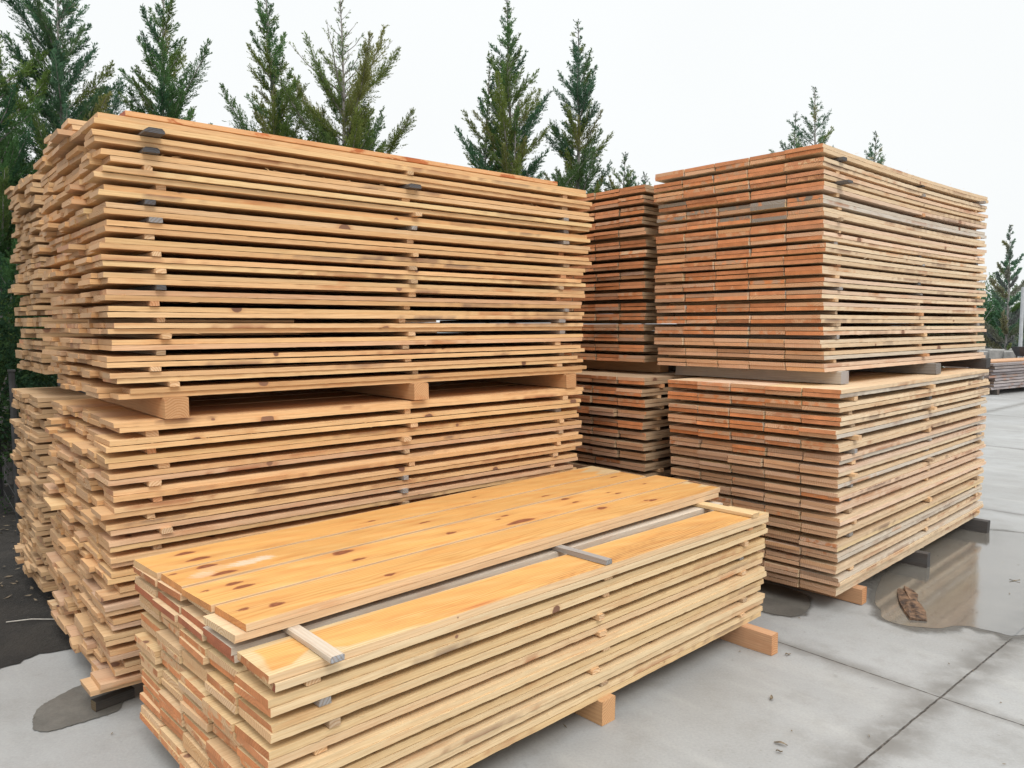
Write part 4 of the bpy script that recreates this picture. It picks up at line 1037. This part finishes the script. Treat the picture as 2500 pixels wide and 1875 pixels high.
# far right hedge of shrubs
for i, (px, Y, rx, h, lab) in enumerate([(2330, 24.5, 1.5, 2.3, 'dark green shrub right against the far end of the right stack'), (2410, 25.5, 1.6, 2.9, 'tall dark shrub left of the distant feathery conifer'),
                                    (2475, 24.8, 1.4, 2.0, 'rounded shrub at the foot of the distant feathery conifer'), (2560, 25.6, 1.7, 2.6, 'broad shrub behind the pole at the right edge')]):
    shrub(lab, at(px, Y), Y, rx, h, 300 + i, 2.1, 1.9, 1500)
for i, (x, y, rx, h, lab) in enumerate([(-4.55, 6.3, .8, 2.0, 'dark shrub behind the far left stack at the photo edge'), (-3.9, 7.6, .9, 1.7, 'low dark shrub behind the far left stack')]):
    shrub(lab, x, y, rx, h, 330 + i, .8, 1.1, 1300)

# wire fence at the far left under the trees
fr = tag(link('wire_fence', None, None, None, (-3.75, 5.75, .004), R(128)), 'dark wire mesh fence under the trees at the far left', 'fence')
mesh_ = MB()
for i in range(34): mesh_.add(tube([(i * .1, 0, .03), (i * .1, 0, 1.15)], [.0025, .0025], 4))
for k in range(8): mesh_.add(tube([(0, 0.004, .05 + k * .15), (3.3, .004, .05 + k * .15)], [.0025, .0025], 4))
mesh_.build('wire_mesh', WIRE, fr)
for i in range(3):
    pb = MB(); pb.add(tube([(i * 1.65, .03, 0), (i * 1.65, .03, 1.25)], [.022, .022], 8)); pb.box((i * 1.65, .03, 1.258), (.05, .05, .014)); pb.build('post', WIRE, fr)

# ------------------------------------------------------------------ far right of the yard
WG = [((.36, .33, .33), (.24, .19, .16)), ((.43, .40, .40), (.26, .20, .16)), ((.29, .265, .265), (.20, .16, .14))]
PACK['F'] = (10.75, 17.0, R(33), 1.1, 4.2, 0, 0, .4)
for k in range(9):
    for c in range(2):
        tone, et = WG[int(rng.integers(3))]; L = 4.2 + rng.normal(0, .05); W = .52
        arr = board_arrays(L, W, .047 + rng.uniform(0, .008), int(rng.integers(1e9)), jit(tone), jit(et), N_=40, rough=.004, knot=.9, chew=.009, blem=4, stain=.25, stc=(.16, .13, .12))
        V = arr[0].copy(); V[:, 0] -= L / 2; V[:, 1] -= W / 2
        me = board_mesh('weathered_plank', (V,) + arr[1:])
        z = .125 + (8 - k) * .0665
        s = rng.normal(0, .07); wpos = to_world('F', s + L / 2, c * .55 + W / 2 + rng.normal(0, .01), z)
        o = link('weathered_plank', me, None, None, tuple(wpos), PACK['F'][2] + rng.normal(0, .004))
        tag(o, f"weathered grey plank, {ORD[k]} layer, {'front' if c == 0 else 'back'} row of the far grey stack", 'plank', 'weathered planks of the far grey stack')
for s, l in ((.3, 'left'), (3.6, 'right')):
    me = stick_mesh('support_beam', 1.1, .11, .118, 3, (.10, .09, .08), (.12, .10, .09), .004)
    tag(link('support_beam', me, None, None, tuple(to_world('F', s, 0, .0045)), PACK['F'][2]), f'dark beam under the {l} end of the far grey stack', 'support beam', 'support beams under the packs')
for k, (s, t, z, L) in enumerate(((0.55, -.9, .0045, 2.6), (.75, -.8, .0725, 2.4))):
    arr = board_arrays(L, .3, .065, 900 + k, (.52, .30, .16), (.50, .26, .13), N_=8, knot=.6)
    me = board_mesh('fresh_plank', arr)
    tag(link('fresh_plank', me, None, None, tuple(to_world('F', s + 1.0, t, z)), PACK['F'][2]), ['thick orange plank lying on the ground before the far grey stack', 'orange plank on top of another before the far grey stack'][k], 'plank')
arr = board_arrays(3.6, .6, .03, 950, (.55, .33, .2), (.5, .28, .16), N_=8)
tag(link('fresh_plank', board_mesh('fresh_plank', arr), None, None, tuple(to_world('F', .35, .2, .125 + 8 * .0665 + .058)), PACK['F'][2]), 'pale orange plank lying on top of the far grey stack', 'plank')
def cblock(x, y, w, h, rz, label, seed):
    r = np.random.default_rng(seed); b = .03; V, P = [], []
    lv = [(0, 0), (0, h - b), (b, h)]
    for ins, z in lv:
        for sx_, sy_ in ((-1, -1), (1, -1), (1, 1), (-1, 1)): V.append((sx_ * (w / 2 - ins) + r.normal(0, .006), sy_ * (.3 - ins) + r.normal(0, .006), z + r.normal(0, .004)))
    for a in range(2):
        for k in range(4): P.append((a*4+k, a*4+(k+1) % 4, a*4+4+(k+1) % 4, a*4+4+k))
    P.append((8, 9, 10, 11)); P.append((3, 2, 1, 0))
    me = np_mesh('concrete_block', np.array(V), polys=P)
    tag(link('concrete_block', me, BLOCK, None, (x, y, .0045), rz), label, 'concrete block', 'concrete blocks in a row before the far shrubs')
names = ['leftmost grey concrete block in the row before the far shrubs', 'second grey concrete block of the far row', 'third grey concrete block, above the far grey stack',
         'fourth grey concrete block, left of the pole', 'fifth grey concrete block, behind the pole', 'rightmost grey concrete block at the photo edge']
for i in range(6):
    px = 2352 + i * 37; Y = 21.5 - .12 * i
    cblock(at(px, Y), Y, .40 if i < 2 else .42, .80 + .03 * (i % 3) + .02 * i, R(-8), names[i], 60 + i)
pole = tag(link('lamp_pole', None, None, None, (at(2494, 20.6), 20.6, .0045)), 'thin grey metal pole with short arms at the right edge', 'pole')
pb = MB(); pb.add(tube([(0, 0, .02), (0, 0, zt(703, 20.6))], [.05, .042], 10)); pb.build('shaft', METAL, pole)
pb = MB(); pb.box((0, 0, .01), (.25, .25, .02)); pb.build('base_plate', METAL, pole)
pb = MB(); pb.add(tube([(.03, 0, zt(712, 20.6)), (.5, 0, zt(712, 20.6))], [.022, .018], 6)); pb.add(tube([(.03, 0, zt(740, 20.6)), (.5, 0, zt(740, 20.6))], [.022, .018], 6)); pb.build('arm', METAL, pole)
hop = tag(link('feed_hopper', None, None, None, (at(2497, 19.6), 19.6, .0045)), 'dark funnel-shaped hopper on legs below the pole', 'hopper')
pb = MB(); zz0, zz1 = zt(872, 19.6), zt(849, 19.6)
pb.add(([(-.08, -.08, zz0), (.08, -.08, zz0), (.08, .08, zz0), (-.08, .08, zz0), (-.15, -.15, zz1 - .06), (.15, -.15, zz1 - .06), (.15, .15, zz1 - .06), (-.15, .15, zz1 - .06), (-.17, -.17, zz1), (.17, -.17, zz1), (.17, .17, zz1), (-.17, .17, zz1)],
        [(3, 2, 1, 0), (0, 1, 5, 4), (1, 2, 6, 5), (2, 3, 7, 6), (3, 0, 4, 7), (4, 5, 9, 8), (5, 6, 10, 9), (6, 7, 11, 10), (7, 4, 8, 11), (8, 9, 10, 11)])); pb.build('funnel', BLACK, hop)
for sx_ in (-1, 1):
    for sy_ in (-1, 1):
        pb = MB(); pb.add(tube([(.07 * sx_, .07 * sy_, zz0 + .005), (.12 * sx_, .12 * sy_, 0.0)], [.012, .012], 6)); pb.build('leg', BLACK, hop)
